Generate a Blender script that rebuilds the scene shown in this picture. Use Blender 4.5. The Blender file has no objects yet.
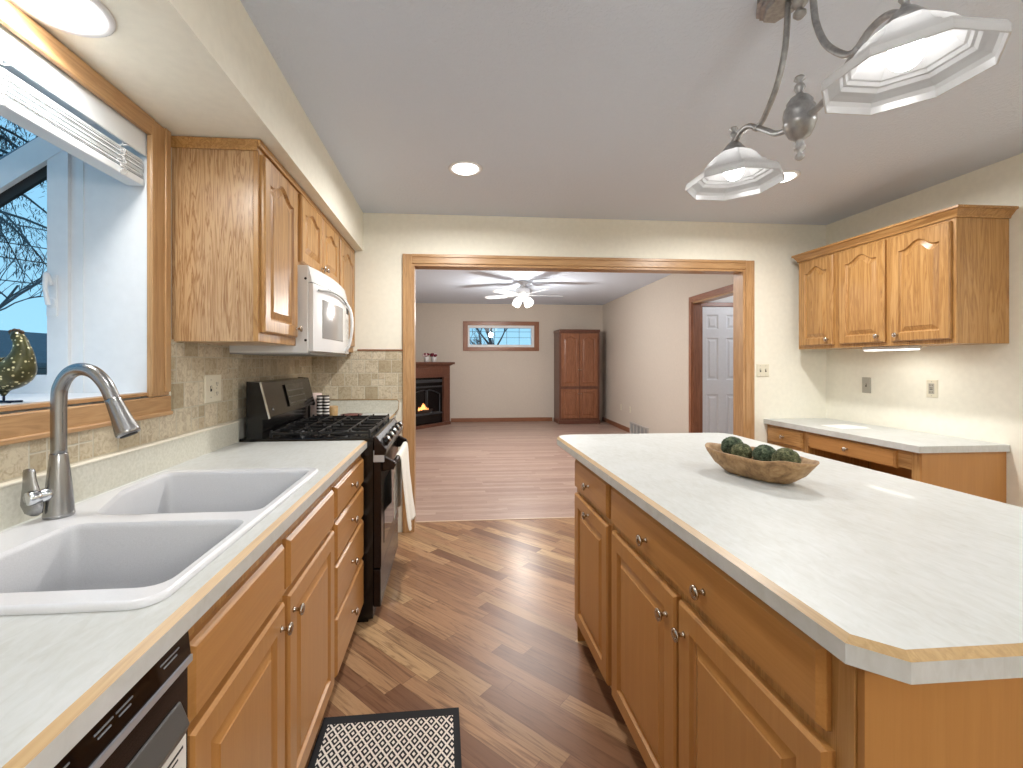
import bpy, bmesh, math, random
from math import pi, sin, cos, radians as R
from mathutils import Vector as V, Matrix
random.seed(7)
sc = bpy.context.scene
C = sc.collection

# ------------------------------------------------------------------ camera
F_PX, VPX, PX, PY, EYE = 450.0, 450.0, 487.0, 363.0, 1.296
YAW = math.atan((PX - VPX) / F_PX)
cam_d = bpy.data.cameras.new('camera'); cam = bpy.data.objects.new('camera', cam_d); C.objects.link(cam)
cam.location = (0, 0, EYE); cam.rotation_euler = (pi / 2, 0, -YAW)
cam_d.sensor_width = 36; cam_d.lens = F_PX * 36 / 1023
cam_d.shift_x = (511.5 - PX) / 1023; cam_d.shift_y = -(384 - PY) / 1023
cam_d.clip_start = 0.02; cam_d.clip_end = 300
sc.camera = cam

# ------------------------------------------------------------------ colour / exposure
sc.view_settings.view_transform = 'Standard'; sc.view_settings.look = 'None'
sc.view_settings.gamma = 1; sc.view_settings.use_curve_mapping = False
sc.view_settings.exposure = 0.42

# ------------------------------------------------------------------ world: blue dusk sky
w = bpy.data.worlds.new('sky'); sc.world = w; w.use_nodes = True
nt = w.node_tree; nt.nodes.clear()
wo = nt.nodes.new('ShaderNodeOutputWorld'); bg = nt.nodes.new('ShaderNodeBackground')
tc = nt.nodes.new('ShaderNodeTexCoord'); sp = nt.nodes.new('ShaderNodeSeparateXYZ'); cr = nt.nodes.new('ShaderNodeValToRGB')
nt.links.new(tc.outputs['Generated'], sp.inputs[0]); nt.links.new(sp.outputs['Z'], cr.inputs[0])
cr.color_ramp.elements[0].position = 0.0; cr.color_ramp.elements[0].color = (0.31, 0.60, 0.80, 1)
cr.color_ramp.elements[1].position = 0.7; cr.color_ramp.elements[1].color = (0.15, 0.38, 0.64, 1)
nt.links.new(cr.outputs[0], bg.inputs[0]); bg.inputs[1].default_value = 1.05
nt.links.new(bg.outputs[0], wo.inputs[0])

# light levels (watts)
P_CAN, P_FILL, P_SOFFIT, P_UNDER = 18, 88, 4, .7
E_BULB, E_FAN, P_LIVING, P_FANDOWN = 15, 3.2, 40, 60
WARM = (1.0, 0.985, 0.955)

# ------------------------------------------------------------------ geometry helpers
ORI = {}
class MB:
    def __init__(s): s.v = []; s.f = []; s.m = []; s.sm = []
    def poly(s, pts, m=0, smooth=False):
        n = len(s.v); s.v += [tuple(p) for p in pts]; s.f.append(list(range(n, n + len(pts)))); s.m.append(m); s.sm.append(smooth)
    def grid(s, rings, m=0, closed=True, smooth=False, cap0=False, cap1=False, flip=False):
        n = len(s.v); k = len(rings[0])
        for r in rings: s.v += [tuple(p) for p in r]
        for i in range(len(rings) - 1):
            for j in range(k if closed else k - 1):
                a = n + i * k + j; b = n + i * k + (j + 1) % k
                q = [a, b, b + k, a + k]
                s.f.append(q[::-1] if flip else q); s.m.append(m); s.sm.append(smooth)
        if cap0: s.f.append([n + j for j in range(k)][::-1]); s.m.append(m); s.sm.append(False)
        if cap1: s.f.append([n + (len(rings) - 1) * k + j for j in range(k)]); s.m.append(m); s.sm.append(False)
    def box(s, x0, x1, y0, y1, z0, z1, m=0):
        n = len(s.v)
        s.v += [(x0, y0, z0), (x1, y0, z0), (x1, y1, z0), (x0, y1, z0), (x0, y0, z1), (x1, y0, z1), (x1, y1, z1), (x0, y1, z1)]
        for q in ((3, 2, 1, 0), (4, 5, 6, 7), (0, 1, 5, 4), (1, 2, 6, 5), (2, 3, 7, 6), (3, 0, 4, 7)):
            s.f.append([n + i for i in q]); s.m.append(m); s.sm.append(False)
    def obox(s, O, U, W, N, u, w, n, m=0):      # oriented box spanning u=(u0,u1) w=(w0,w1) n=(n0,n1)
        O, U, W, N = V(O), V(U), V(W), V(N); k = len(s.v)
        for c in n:
            for b, a in ((w[0], u[0]), (w[0], u[1]), (w[1], u[1]), (w[1], u[0])):
                s.v.append(tuple(O + U * a + W * b + N * c))
        for q in ((3, 2, 1, 0), (4, 5, 6, 7), (0, 1, 5, 4), (1, 2, 6, 5), (2, 3, 7, 6), (3, 0, 4, 7)):
            s.f.append([k + i for i in q]); s.m.append(m); s.sm.append(False)
    def prism(s, pts, ext, m=0, smooth=False):   # pts 3-D loop, ext vector
        e = V(ext); s.grid([[V(p) for p in pts], [V(p) + e for p in pts]], m, True, smooth, True, True)
    def lathe(s, prof, O, ax=(0, 0, 1), seg=20, m=0, smooth=True, rot=0):
        a = V(ax).normalized(); t = V((1, 0, 0)) if abs(a.x) < .9 else V((0, 1, 0))
        p = a.cross(t).normalized(); q = a.cross(p)
        rings = [[V(O) + a * h + (p * cos(2 * pi * j / seg + rot) + q * sin(2 * pi * j / seg + rot)) * max(r, 1e-4) for j in range(seg)] for r, h in prof]
        s.grid(rings, m, True, smooth, True, True)
    def tube(s, pts, rad, seg=10, m=0, caps=True):
        pts = [V(p) for p in pts]; n = len(pts)
        rr = rad if isinstance(rad, (list, tuple)) else [rad] * n
        rings = []; up = None
        for i, p in enumerate(pts):
            d = (pts[min(i + 1, n - 1)] - pts[max(i - 1, 0)]).normalized()
            if up is None: up = d.cross(V((0.3, 0.5, 0.81))).normalized()
            a = (up - d * up.dot(d)).normalized(); up = a; b = d.cross(a)
            rings.append([p + (a * cos(2 * pi * j / seg) + b * sin(2 * pi * j / seg)) * rr[i] for j in range(seg)])
        s.grid(rings, m, True, True, caps, caps)
    def ball(s, c, r, m=0, seg=16, rings=10, sc_=(1, 1, 1), noise=0):
        rs = []
        for i in range(rings + 1):
            t = pi * i / rings; ring = []
            for j in range(seg):
                k = 1 + (random.uniform(-noise, noise) if noise else 0)
                ring.append((c[0] + r * sc_[0] * k * sin(t) * cos(2 * pi * j / seg) , c[1] + r * sc_[1] * k * sin(t) * sin(2 * pi * j / seg), c[2] - r * sc_[2] * k * cos(t)))
            rs.append(ring)
        s.grid(rs, m, True, True)
    def build(s, name, mats, parent=None, bevel=0, origin=None, segs=2, flat=False, weld=False):
        if not isinstance(mats, (list, tuple)): mats = [mats]
        if parent is not None: o0 = ORI[parent.name]
        elif origin is not None: o0 = V(origin)
        else:
            xs = [p[0] for p in s.v]; ys = [p[1] for p in s.v]; zs = [p[2] for p in s.v]
            o0 = V(((min(xs) + max(xs)) / 2, (min(ys) + max(ys)) / 2, min(zs)))
        me = bpy.data.meshes.new(name); me.from_pydata([tuple(V(p) - o0) for p in s.v], [], s.f)
        for mt in mats: me.materials.append(mt)
        for i, p in enumerate(me.polygons): p.material_index = min(s.m[i], len(mats) - 1); p.use_smooth = s.sm[i]
        bm = bmesh.new(); bm.from_mesh(me)
        if weld: bmesh.ops.remove_doubles(bm, verts=bm.verts, dist=1e-5)
        bmesh.ops.recalc_face_normals(bm, faces=bm.faces)
        bm.to_mesh(me); bm.free()
        o = bpy.data.objects.new(name, me); C.objects.link(o)
        if parent is not None: o.parent = parent
        else: o.location = o0
        ORI[o.name] = o0
        if bevel:
            b = o.modifiers.new('edge', 'BEVEL'); b.width = bevel; b.segments = segs; b.limit_method = 'ANGLE'; b.angle_limit = R(40); b.harden_normals = False
        return o

def thing(name, label, cat, loc, group=None):
    o = bpy.data.objects.new(name, None); C.objects.link(o); o.location = loc; o.empty_display_size = .1
    o['label'] = label; o['category'] = cat
    if group: o['group'] = group
    ORI[o.name] = V(loc); return o
def tag(o, label, cat, group=None):
    o['label'] = label; o['category'] = cat
    if group: o['group'] = group
    return o
def struct(o): o['kind'] = 'structure'; return o
def root(name, loc):
    o = bpy.data.objects.new(name, None); C.objects.link(o); o.location = loc; ORI[o.name] = V(loc); o['kind'] = 'structure'; return o
def boxp(name, mat, parent, *dims, bevel=0):
    b = MB(); b.box(*dims); return b.build(name, mat, parent, bevel=bevel)
def spline(pts, n=8):                            # Catmull-Rom through points
    P = [V(p) for p in pts]; P = [P[0] * 2 - P[1]] + P + [P[-1] * 2 - P[-2]]; out = []
    for i in range(1, len(P) - 2):
        for k in range(n):
            t = k / n; a, b, c, d = P[i - 1], P[i], P[i + 1], P[i + 2]
            out.append(0.5 * ((2 * b) + (c - a) * t + (2 * a - 5 * b + 4 * c - d) * t * t + (3 * b - a - 3 * c + d) * t ** 3))
    out.append(P[-2]); return out
def lamp(name, kind, parent, loc, power, color=WARM, **kw):
    d = bpy.data.lights.new(name, kind); d.energy = power; d.color = color
    for k, v in kw.items():
        if k != 'rot': setattr(d, k, v)
    o = bpy.data.objects.new(name, d); C.objects.link(o)
    if parent is not None: o.parent = parent; o.location = V(loc) - ORI[parent.name]
    else: o.location = loc
    if 'rot' in kw: o.rotation_euler = kw['rot']
    return o

# ------------------------------------------------------------------ material helpers
class NT:
    def __init__(s, name):
        s.mat = bpy.data.materials.new(name); s.mat.use_nodes = True; s.t = s.mat.node_tree
        s.bsdf = s.t.nodes['Principled BSDF']; s._tc = None
    def node(s, typ, ins=None, **props):
        n = s.t.nodes.new(typ)
        for k, v in props.items(): setattr(n, k, v)
        for k, v in (ins or {}).items():
            if isinstance(v, bpy.types.NodeSocket): s.t.links.new(v, n.inputs[k])
            else: n.inputs[k].default_value = v
        return n
    def obj(s):
        if s._tc is None: s._tc = s.node('ShaderNodeTexCoord').outputs['Object']
        return s._tc
    def m(s, op, a, b=0.0, c=0.0): return s.node('ShaderNodeMath', {0: a, 1: b, 2: c}, operation=op).outputs[0]
    def xyz(s, v=None):
        n = s.node('ShaderNodeSeparateXYZ', {0: v if v is not None else s.obj()}); return n.outputs
    def comb(s, x, y, z=0.0): return s.node('ShaderNodeCombineXYZ', {0: x, 1: y, 2: z}).outputs[0]
    def mapping(s, v, scale=(1, 1, 1), rot=(0, 0, 0)): return s.node('ShaderNodeMapping', {'Vector': v, 'Scale': scale, 'Rotation': rot}).outputs[0]
    def noise(s, v, scale=5., detail=3., rough=.5, dist=0.): return s.node('ShaderNodeTexNoise', {'Vector': v, 'Scale': scale, 'Detail': detail, 'Roughness': rough, 'Distortion': dist}).outputs['Fac']
    def white(s, v): return s.node('ShaderNodeTexWhiteNoise', {'Vector': v}, noise_dimensions='3D').outputs['Value']
    def ramp(s, f, stops, interp='LINEAR'):
        n = s.node('ShaderNodeValToRGB', {0: f}); e = n.color_ramp; e.interpolation = interp
        while len(e.elements) < len(stops): e.elements.new(.5)
        for k, (p, c) in enumerate(stops): e.elements[k].position = p; e.elements[k].color = (c[0], c[1], c[2], 1)
        return n.outputs[0]
    def mix(s, f, a, b, bt='MIX'):
        n = s.node('ShaderNodeMix', {0: f, 6: a if isinstance(a, bpy.types.NodeSocket) else (*a, 1), 7: b if isinstance(b, bpy.types.NodeSocket) else (*b, 1)}, data_type='RGBA', blend_type=bt)
        return n.outputs[2]
    def bump(s, h, strength=.2, dist=.002):
        n = s.node('ShaderNodeBump', {'Height': h, 'Strength': strength, 'Distance': dist}); s.t.links.new(n.outputs[0], s.bsdf.inputs['Normal'])
    def set(s, **kw):
        names = {'color': 'Base Color', 'rough': 'Roughness', 'metal': 'Metallic', 'coat': 'Coat Weight', 'spec': 'Specular IOR Level', 'trans': 'Transmission Weight', 'alpha': 'Alpha', 'emit': 'Emission Color', 'estr': 'Emission Strength', 'sheen': 'Sheen Weight', 'coatr': 'Coat Roughness', 'sss': 'Subsurface Weight'}
        for k, v in kw.items():
            i = s.bsdf.inputs[names[k]]
            if isinstance(v, bpy.types.NodeSocket): s.t.links.new(v, i)
            elif isinstance(v, tuple) and len(v) == 3: i.default_value = (*v, 1)
            else: i.default_value = v
        return s.mat
def srgb(r, g, b):
    f = lambda c: (c / 255 / 12.92) if c / 255 <= .04045 else ((c / 255 + .055) / 1.055) ** 2.4
    return (f(r), f(g), f(b))
def plain(name, col, rough=.5, metal=0., **kw): 
    n = NT(name); return n.set(color=srgb(*col), rough=rough, metal=metal, **kw)
def speck(name, col, amt=.06, scale=40, rough=.6, bump=0., bscale=60, bdist=.002, **kw):
    n = NT(name); f = n.noise(n.obj(), scale, 4)
    c = srgb(*col); lo = tuple(x * (1 - amt * 2) for x in c); hi = tuple(min(1, x * (1 + amt * 2)) for x in c)
    n.set(color=n.ramp(f, [(.3, lo), (.7, hi)]), rough=rough, **kw)
    if bump: n.bump(n.noise(n.obj(), bscale, 3), bump, bdist)
    return n.mat
def oak(name, axis='z', tones=((150, 94, 48), (184, 124, 68), (205, 148, 90)), rough=.34, dens=1.0, figure=1.0):
    n = NT(name); a = {'x': 0, 'y': 1, 'z': 2}[axis]
    s1 = [26 * dens] * 3; s1[a] = 1.6; s2 = [150 * dens] * 3; s2[a] = 5
    g = n.noise(n.mapping(n.obj(), tuple(s1)), 1.0, 4, .55, 1.3 * figure)
    rings = n.m('FRACT', n.m('MULTIPLY', g, 5.0))
    rings = n.m('ABSOLUTE', n.m('SUBTRACT', rings, .5))
    pores = n.noise(n.mapping(n.obj(), tuple(s2)), 1.0, 3, .6)
    f = n.m('ADD', n.m('MULTIPLY', rings, .55 * figure), n.m('ADD', n.m('MULTIPLY', g, .45), n.m('MULTIPLY', pores, .35)))
    t = [srgb(*q) for q in tones]
    n.set(color=n.ramp(f, [(.2, t[0]), (.5, t[1]), (.85, t[2])]), rough=rough, coat=.15, coatr=.25)
    n.bump(pores, .12, .001); return n.mat

HONEY = ((116, 78, 40), (168, 123, 70), (194, 153, 98))
M = {}
M['oak_z'] = oak('oak_vertical_grain', 'z', HONEY)
M['oak_y'] = oak('oak_grain_along_y', 'y', HONEY)
M['oak_x'] = oak('oak_grain_along_x', 'x', HONEY)
M['oak_panel'] = oak('oak_veneer_panel', 'z', ((104, 70, 40), (160, 120, 80), (192, 158, 118)), .28, 1.3, 2.2)
M['maple'] = oak('smooth_honey_veneer', 'z', ((168, 117, 62), (178, 127, 70), (188, 138, 80)), .34, 1.0, .35)
M['maple_y'] = oak('smooth_honey_veneer_horizontal', 'y', ((164, 113, 58), (178, 127, 70), (192, 141, 84)), .34, 1.0, .35)
M['casing_x'] = oak('casing_oak_x', 'x', ((150, 112, 74), (178, 138, 94), (196, 158, 114)), .35)
M['casing_y'] = oak('casing_oak_y', 'y', ((150, 112, 74), (178, 138, 94), (196, 158, 114)), .35)
M['casing_z'] = oak('casing_oak_z', 'z', ((150, 112, 74), (178, 138, 94), (196, 158, 114)), .35)
RED = ((100, 60, 40), (138, 88, 60), (160, 110, 80))
M['red_z'] = oak('reddish_oak_z', 'z', RED); M['red_x'] = oak('reddish_oak_x', 'x', RED); M['red_y'] = oak('reddish_oak_y', 'y', RED)
DRK = ((72, 42, 32), (100, 62, 48), (122, 80, 62))
M['dark_z'] = oak('dark_cherry_z', 'z', DRK); M['dark_x'] = oak('dark_cherry_x', 'x', DRK)
M['wood_edge'] = oak('counter_wood_edge', 'y', ((152, 120, 78), (178, 146, 98), (196, 167, 122)), .4, 1.6, .6)
M['wood_edge_x'] = oak('counter_wood_edge_x', 'x', ((152, 120, 78), (178, 146, 98), (196, 167, 122)), .4, 1.6, .6)
M['wall'] = speck('cream_wall_paint', (237, 234, 220), .012, 30, .75, .08, 180, .001)
M['soffit'] = M['wall']
M['wall_lr'] = speck('warm_taupe_wall_paint', (206, 196, 184), .012, 30, .8, .05, 180, .001)
M['white_paint'] = speck('white_semi_gloss_paint', (226, 228, 230), .01, 30, .4)
M['white_wall'] = speck('white_hall_wall', (226, 224, 220), .01, 30, .7)
M['tan_edge'] = plain('dark_gap', (40, 26, 18), .8)
n = NT('knockdown_ceiling'); f = n.noise(n.obj(), 55, 4, .6, .4)
n.set(color=srgb(214, 224, 238), rough=.75); n.bump(n.ramp(f, [(.42, (0, 0, 0)), (.6, (1, 1, 1))]), .35, .004); M['ceil'] = n.mat
n = NT('white_laminate'); f = n.noise(n.mapping(n.obj(), (3, 1, 1)), 22, 5, .6, .8); g = n.noise(n.obj(), 5, 4, .6, .8)
n.set(color=n.ramp(n.m('ADD', n.m('MULTIPLY', f, .6), n.m('MULTIPLY', g, .4)), [(.34, srgb(186, 187, 182)), (.5, srgb(195, 197, 194)), (.68, srgb(203, 205, 204))]), rough=.42, coat=.05); M['lam'] = n.mat
n = NT('cream_laminate'); f = n.noise(n.obj(), 90, 4, .6)
n.set(color=n.ramp(f, [(.35, srgb(194, 192, 178)), (.65, srgb(210, 208, 196))]), rough=.4); M['lam_cream'] = n.mat
M['sink'] = speck('white_composite_sink', (214, 215, 218), .01, 300, .25, coat=.2)
M['sink_in'] = speck('speckled_composite_bowl', (190, 191, 194), .03, 420, .4)
n = NT('brushed_nickel'); f = n.noise(n.mapping(n.obj(), (300, 300, 12)), 1, 2)
n.set(color=srgb(160, 160, 160), metal=1., rough=.27); M['nickel'] = n.mat
n = NT('antique_pewter'); f = n.noise(n.obj(), 60, 3)
n.set(color=n.ramp(f, [(.3, srgb(148, 148, 148)), (.7, srgb(176, 176, 176))]), metal=.75, rough=.36); M['pewter'] = n.mat
M['knob'] = plain('knob_metal', (190, 180, 168), .22, 1.)
M['chrome'] = plain('chrome', (215, 218, 222), .12, 1.)
M['black'] = plain('black_enamel', (14, 14, 16), .18)
M['iron'] = plain('cast_iron', (18, 18, 20), .45)
n = NT('black_stainless'); f = n.noise(n.mapping(n.obj(), (300, 5, 300)), 1, 2)
n.set(color=n.ramp(f, [(.3, srgb(46, 40, 39)), (.7, srgb(66, 58, 56))]), metal=.85, rough=.24); M['bss'] = n.mat
M['blackglass'] = plain('black_glass', (10, 10, 12), .05)
M['appl_white'] = plain('white_appliance', (222, 222, 222), .22, coat=.3)
M['appl_grey'] = plain('grey_appliance_plastic', (150, 152, 152), .35)
M['mw_glass'] = plain('microwave_window', (150, 148, 146), .08)
M['plate'] = plain('ivory_plastic', (222, 216, 196), .4)
M['plate_grey'] = plain('grey_plastic', (170, 166, 154), .4)
M['slot'] = plain('dark_slot', (30, 28, 26), .6)
M['blind'] = plain('white_blind_vinyl', (226, 232, 236), .35)
M['grille'] = plain('grille_paint', (184, 180, 176), .5)
M['cord'] = plain('white_cord', (230, 232, 234), .7)
M['towel'] = speck('white_towel', (226, 222, 210), .03, 120, .95, .5, 350, .003, sheen=.3)
# emitters
def emitter(name, col, s):
    n = NT(name); n.set(color=(0, 0, 0), emit=col, estr=s); return n.mat
M['soffit_lens'] = emitter('lit_soffit_lens', (1, .98, .94), 16)
M['can_lens'] = emitter('lit_can_lens', (1, .96, .9), 6)
M['bulb'] = emitter('lit_bulb', (1, .99, .975), E_BULB)
M['fan_shade'] = emitter('lit_fan_shade', (1, .97, .93), E_FAN)
M['strip_lens'] = emitter('lit_strip_lens', (1, .98, .92), 3)
# frosted glass shade
n = NT('frosted_glass'); t = n.t
tr = n.node('ShaderNodeBsdfTranslucent', {'Color': (.60, .60, .60, 1)}); df = n.node('ShaderNodeBsdfDiffuse', {'Color': (.66, .66, .66, 1)}); gl = n.node('ShaderNodeBsdfGlossy', {'Color': (1, 1, 1, 1), 'Roughness': .25})
mx = n.node('ShaderNodeMixShader', {0: .34, 1: tr.outputs[0], 2: df.outputs[0]}); mx2 = n.node('ShaderNodeMixShader', {0: .06, 1: mx.outputs[0], 2: gl.outputs[0]})
t.links.new(mx2.outputs[0], t.nodes['Material Output'].inputs[0]); M['frost'] = n.mat
# clear pane
n = NT('window_glass'); tr = n.node('ShaderNodeBsdfTransparent', {'Color': (.93, .97, .98, 1)}); gl = n.node('ShaderNodeBsdfGlossy', {'Color': (1, 1, 1, 1), 'Roughness': .02})
mx = n.node('ShaderNodeMixShader', {0: .05, 1: tr.outputs[0], 2: gl.outputs[0]}); n.t.links.new(mx.outputs[0], n.t.nodes['Material Output'].inputs[0]); M['glass'] = n.mat

# tumbled tile: 10 cm tiles, some split into 5 cm
def tile(name, axis):
    n = NT(name); x, y, z = n.xyz(); u = y if axis == 'y' else x
    z0 = n.m('SUBTRACT', z, .02); row = n.m('FLOOR', n.m('DIVIDE', z0, .1))
    uu = n.m('ADD', u, n.m('MULTIPLY', n.m('FLOORED_MODULO', row, 2.), .05))
    col = n.m('FLOOR', n.m('DIVIDE', uu, .1))
    split = n.m('GREATER_THAN', n.white(n.comb(row, col, 3.)), .62)
    size = n.m('SUBTRACT', .1, n.m('MULTIPLY', split, .05))
    cu = n.m('DIVIDE', uu, size); cz = n.m('DIVIDE', z0, size)
    fu = n.m('SUBTRACT', .5, n.m('ABSOLUTE', n.m('SUBTRACT', n.m('FRACT', cu), .5)))
    fz = n.m('SUBTRACT', .5, n.m('ABSOLUTE', n.m('SUBTRACT', n.m('FRACT', cz), .5)))
    d = n.m('MULTIPLY', n.m('MINIMUM', fu, fz), size)
    wob = n.m('MULTIPLY', n.noise(n.obj(), 60, 2), .0022)
    mask = n.m('SMOOTH_MIN', 1.0, n.m('DIVIDE', n.m('SUBTRACT', d, wob), .0022), .1)
    mask = n.m('MAXIMUM', mask, 0.)
    hsh = n.white(n.comb(n.m('FLOOR', cu), n.m('FLOOR', cz), n.m('MULTIPLY', split, 7.)))
    base = n.ramp(hsh, [(0, srgb(176, 162, 134)), (.35, srgb(200, 188, 162)), (.7, srgb(214, 203, 180)), (1, srgb(192, 176, 148))])
    vein = n.noise(n.obj(), 45, 5, .65, 1.2)
    base = n.mix(n.m('MULTIPLY', n.ramp(vein, [(.38, (1, 1, 1)), (.56, (0, 0, 0))]), .55), base, srgb(148, 128, 100))
    n.set(color=n.mix(mask, srgb(196, 190, 172), base), rough=.6)
    n.bump(n.m('ADD', mask, n.m('MULTIPLY', vein, .3)), .5, .003); return n.mat
M['tile_y'] = tile('tumbled_tile_side', 'y'); M['tile_x'] = tile('tumbled_tile_end', 'x')

def planks(name, ang, w, L, stops, grain, fig=.5, rough=.3, gap=.0012, amp=1.0):
    n = NT(name); x, y, z = n.xyz(); c, s = cos(ang), sin(ang)
    u = n.m('ADD', n.m('MULTIPLY', x, c), n.m('MULTIPLY', y, s)); v = n.m('SUBTRACT', n.m('MULTIPLY', y, c), n.m('MULTIPLY', x, s))
    row = n.m('FLOOR', n.m('DIVIDE', v, w)); off = n.m('MULTIPLY', n.white(n.comb(row, 1., 2.)), L)
    uo = n.m('ADD', u, off); cell = n.m('FLOOR', n.m('DIVIDE', uo, L)); h = n.white(n.comb(row, cell, 5.))
    base = n.ramp(h, stops)
    gv = n.comb(n.m('MULTIPLY', u, 2.2), n.m('MULTIPLY', v, 26.), n.m('MULTIPLY', h, 40.))
    g = n.noise(gv, 1., 6, .62, 2.4)
    k = n.ramp(g, [(.36, (1, 1, 1)), (.52, (0, 0, 0))])
    base = n.mix(n.m('MULTIPLY', k, fig), base, grain)
    g2 = n.noise(n.comb(n.m('MULTIPLY', u, 7.), n.m('MULTIPLY', v, 170.), h), 1., 3)
    base = n.mix(n.m('MULTIPLY', n.ramp(g2, [(.3, (1, 1, 1)), (.7, (0, 0, 0))]), .22 * amp), base, grain)
    fv = n.m('FRACT', n.m('DIVIDE', v, w)); dv = n.m('MULTIPLY', n.m('SUBTRACT', .5, n.m('ABSOLUTE', n.m('SUBTRACT', fv, .5))), w)
    fu = n.m('FRACT', n.m('DIVIDE', uo, L)); du = n.m('MULTIPLY', n.m('SUBTRACT', .5, n.m('ABSOLUTE', n.m('SUBTRACT', fu, .5))), L)
    ed = n.m('LESS_THAN', n.m('MINIMUM', dv, du), gap)
    n.set(color=n.mix(n.m('MULTIPLY', ed, .45), base, srgb(70, 48, 36)), rough=rough, coat=.0, spec=.26)
    return n.mat
M['floor_k'] = planks('walnut_plank_floor', -pi / 4, .078, .62,
    [(0, srgb(118, 84, 62)), (.2, srgb(141, 104, 77)), (.45, srgb(160, 122, 90)), (.7, srgb(173, 135, 100)), (.88, srgb(194, 160, 118)), (1, srgb(130, 94, 70))], srgb(92, 62, 44), .62, .30)
M['floor_l'] = planks('pale_oak_plank_floor', 0., .07, 1.1,
    [(0, srgb(158, 132, 120)), (.4, srgb(178, 152, 138)), (.7, srgb(188, 164, 150)), (1, srgb(166, 140, 126))], srgb(130, 104, 94), .4, .38, .0008, 1.4)
n = NT('diamond_mat'); x, y, z = n.xyz()
u = n.m('DIVIDE', x, .036); v = n.m('DIVIDE', y, .052)
a = n.m('ABSOLUTE', n.m('SUBTRACT', n.m('FRACT', n.m('ADD', u, v)), .5)); b = n.m('ABSOLUTE', n.m('SUBTRACT', n.m('FRACT', n.m('SUBTRACT', u, v)), .5))
d = n.m('MAXIMUM', a, b); wh = n.m('ADD', n.m('GREATER_THAN', d, .39), n.m('LESS_THAN', d, .17))
bd = n.m('GREATER_THAN', n.m('ABSOLUTE', x), .222); bd2 = n.m('GREATER_THAN', n.m('ABSOLUTE', y), .358)
wh = n.m('MULTIPLY', wh, n.m('SUBTRACT', 1., n.m('MINIMUM', n.m('ADD', bd, bd2), 1.)))
n.set(color=n.mix(wh, srgb(22, 22, 26), srgb(226, 218, 208)), rough=.85); M['mat'] = n.mat

# ------------------------------------------------------------------ room constants
XL, XR, YE, YE2, ZC, YB = -1.045, 3.11, 3.49, 3.61, 2.44, -2.6
SOFX, SOFZ = -0.66, 2.15
XLL, YF, ZLC = -1.15, 9.9, 2.6          # living room

def wallbox(name, mat, pieces):
    b = MB()
    for p in pieces: b.box(*p)
    return struct(b.build(name, mat))
# kitchen shell
wallbox('floor', M['floor_k'], [(-1.3, XR + .15, YB, 3.70, -.1, 0)])
wallbox('floor_living', M['floor_l'], [(-1.4, 5.2, 3.70, YF + .15, -.1, -.001)])
wallbox('ceiling', M['ceil'], [(-1.3, XR + .15, YB, YE2, ZC, ZC + .1)])
wallbox('ceiling_living', M['ceil'], [(XLL - .15, 5.2, YE2, YF + .15, ZLC, ZLC + .1)])
WY0, WY1, WZ0, WZ1 = .42, 1.664, 1.19, 2.125        # window opening
WT = -1.257
wallbox('wall_left', M['wall'], [(WT, XL, YB, WY0, 0, ZC), (WT, XL, WY1, YE2, 0, ZC), (WT, XL, WY0, WY1, 0, WZ0 - .02), (WT, XL, WY0, WY1, WZ1, ZC)])
wallbox('wall_right', M['wall'], [(XR, XR + .15, YB, YE2, 0, ZC)])
wallbox('wall_back', M['wall'], [(-1.3, XR + .15, YB - .12, YB, 0, ZC)])
DX0, DX1, DZ = -.29, 2.40, 2.06                      # cased opening
wallbox('wall_end', M['wall'], [(XL, DX0, YE, YE2, 0, ZLC), (DX1, XR, YE, YE2, 0, ZLC), (DX0, DX1, YE, YE2, DZ, ZLC)])
wallbox('wall_soffit', M['soffit'], [(XL, SOFX, YB, YE, SOFZ, ZC)])
# living room shell
wallbox('wall_far', M['wall_lr'], [(XLL - .12, .408, YF, YF + .12, 0, ZLC), (1.83, 5.2, YF, YF + .12, 0, ZLC), (.408, 1.83, YF, YF + .12, 0, 1.68), (.408, 1.83, YF, YF + .12, 2.09, ZLC)])
wallbox('wall_living_left', M['wall_lr'], [(XLL - .12, XLL, YE2, YF, 0, ZLC)])
# living right wall, slightly out of parallel: along P->Q
Pn, Qf = V((3.09, YE2, 0)), V((3.43, YF, 0)); LD = (Qf - Pn).normalized(); LN = V((LD.y, -LD.x, 0)); LL = (Qf - Pn).length
def s_of_y(y): return (y - Pn.y) / LD.y
s0, s1 = s_of_y(4.6), s_of_y(5.72)
b = MB(); Z = V((0, 0, 1))
b.obox(Pn, LD, Z, LN, (0, s0), (0, ZLC), (0, .12)); b.obox(Pn, LD, Z, LN, (s1, LL), (0, ZLC), (0, .12)); b.obox(Pn, LD, Z, LN, (s0, s1), (2.1, ZLC), (0, .12))
struct(b.build('wall_living_right', M['wall_lr']))
# hall behind the right wall opening: wall facing us with a white six-panel door
wallbox('wall_hall', M['white_wall'], [(3.32, 5.1, 5.74, 5.84, 2.075, ZLC), (3.96, 5.1, 5.74, 5.84, 0, 2.075)])
wallbox('wall_hall_side', M['white_wall'], [(5.1, 5.2, 3.6, YF, 0, ZLC), (3.24, 5.2, 3.61, 3.7, 0, ZLC)])

# baseboards
struct(boxp('baseboard_far', M['red_x'], None, 0.02, 2.28, YF - .014, YF, 0, .085, bevel=.003))
b = MB(); b.obox(Pn, LD, Z, LN, (s_of_y(8.1), LL - .02), (0, .085), (-.014, 0)); struct(b.build('baseboard_right', M['red_y'], bevel=.003))
b = MB(); b.obox(Pn, LD, Z, LN, (s1 + .08, s_of_y(7.2)), (0, .085), (-.014, 0)); struct(b.build('baseboard_right_near', M['red_y'], bevel=.003))

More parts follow.
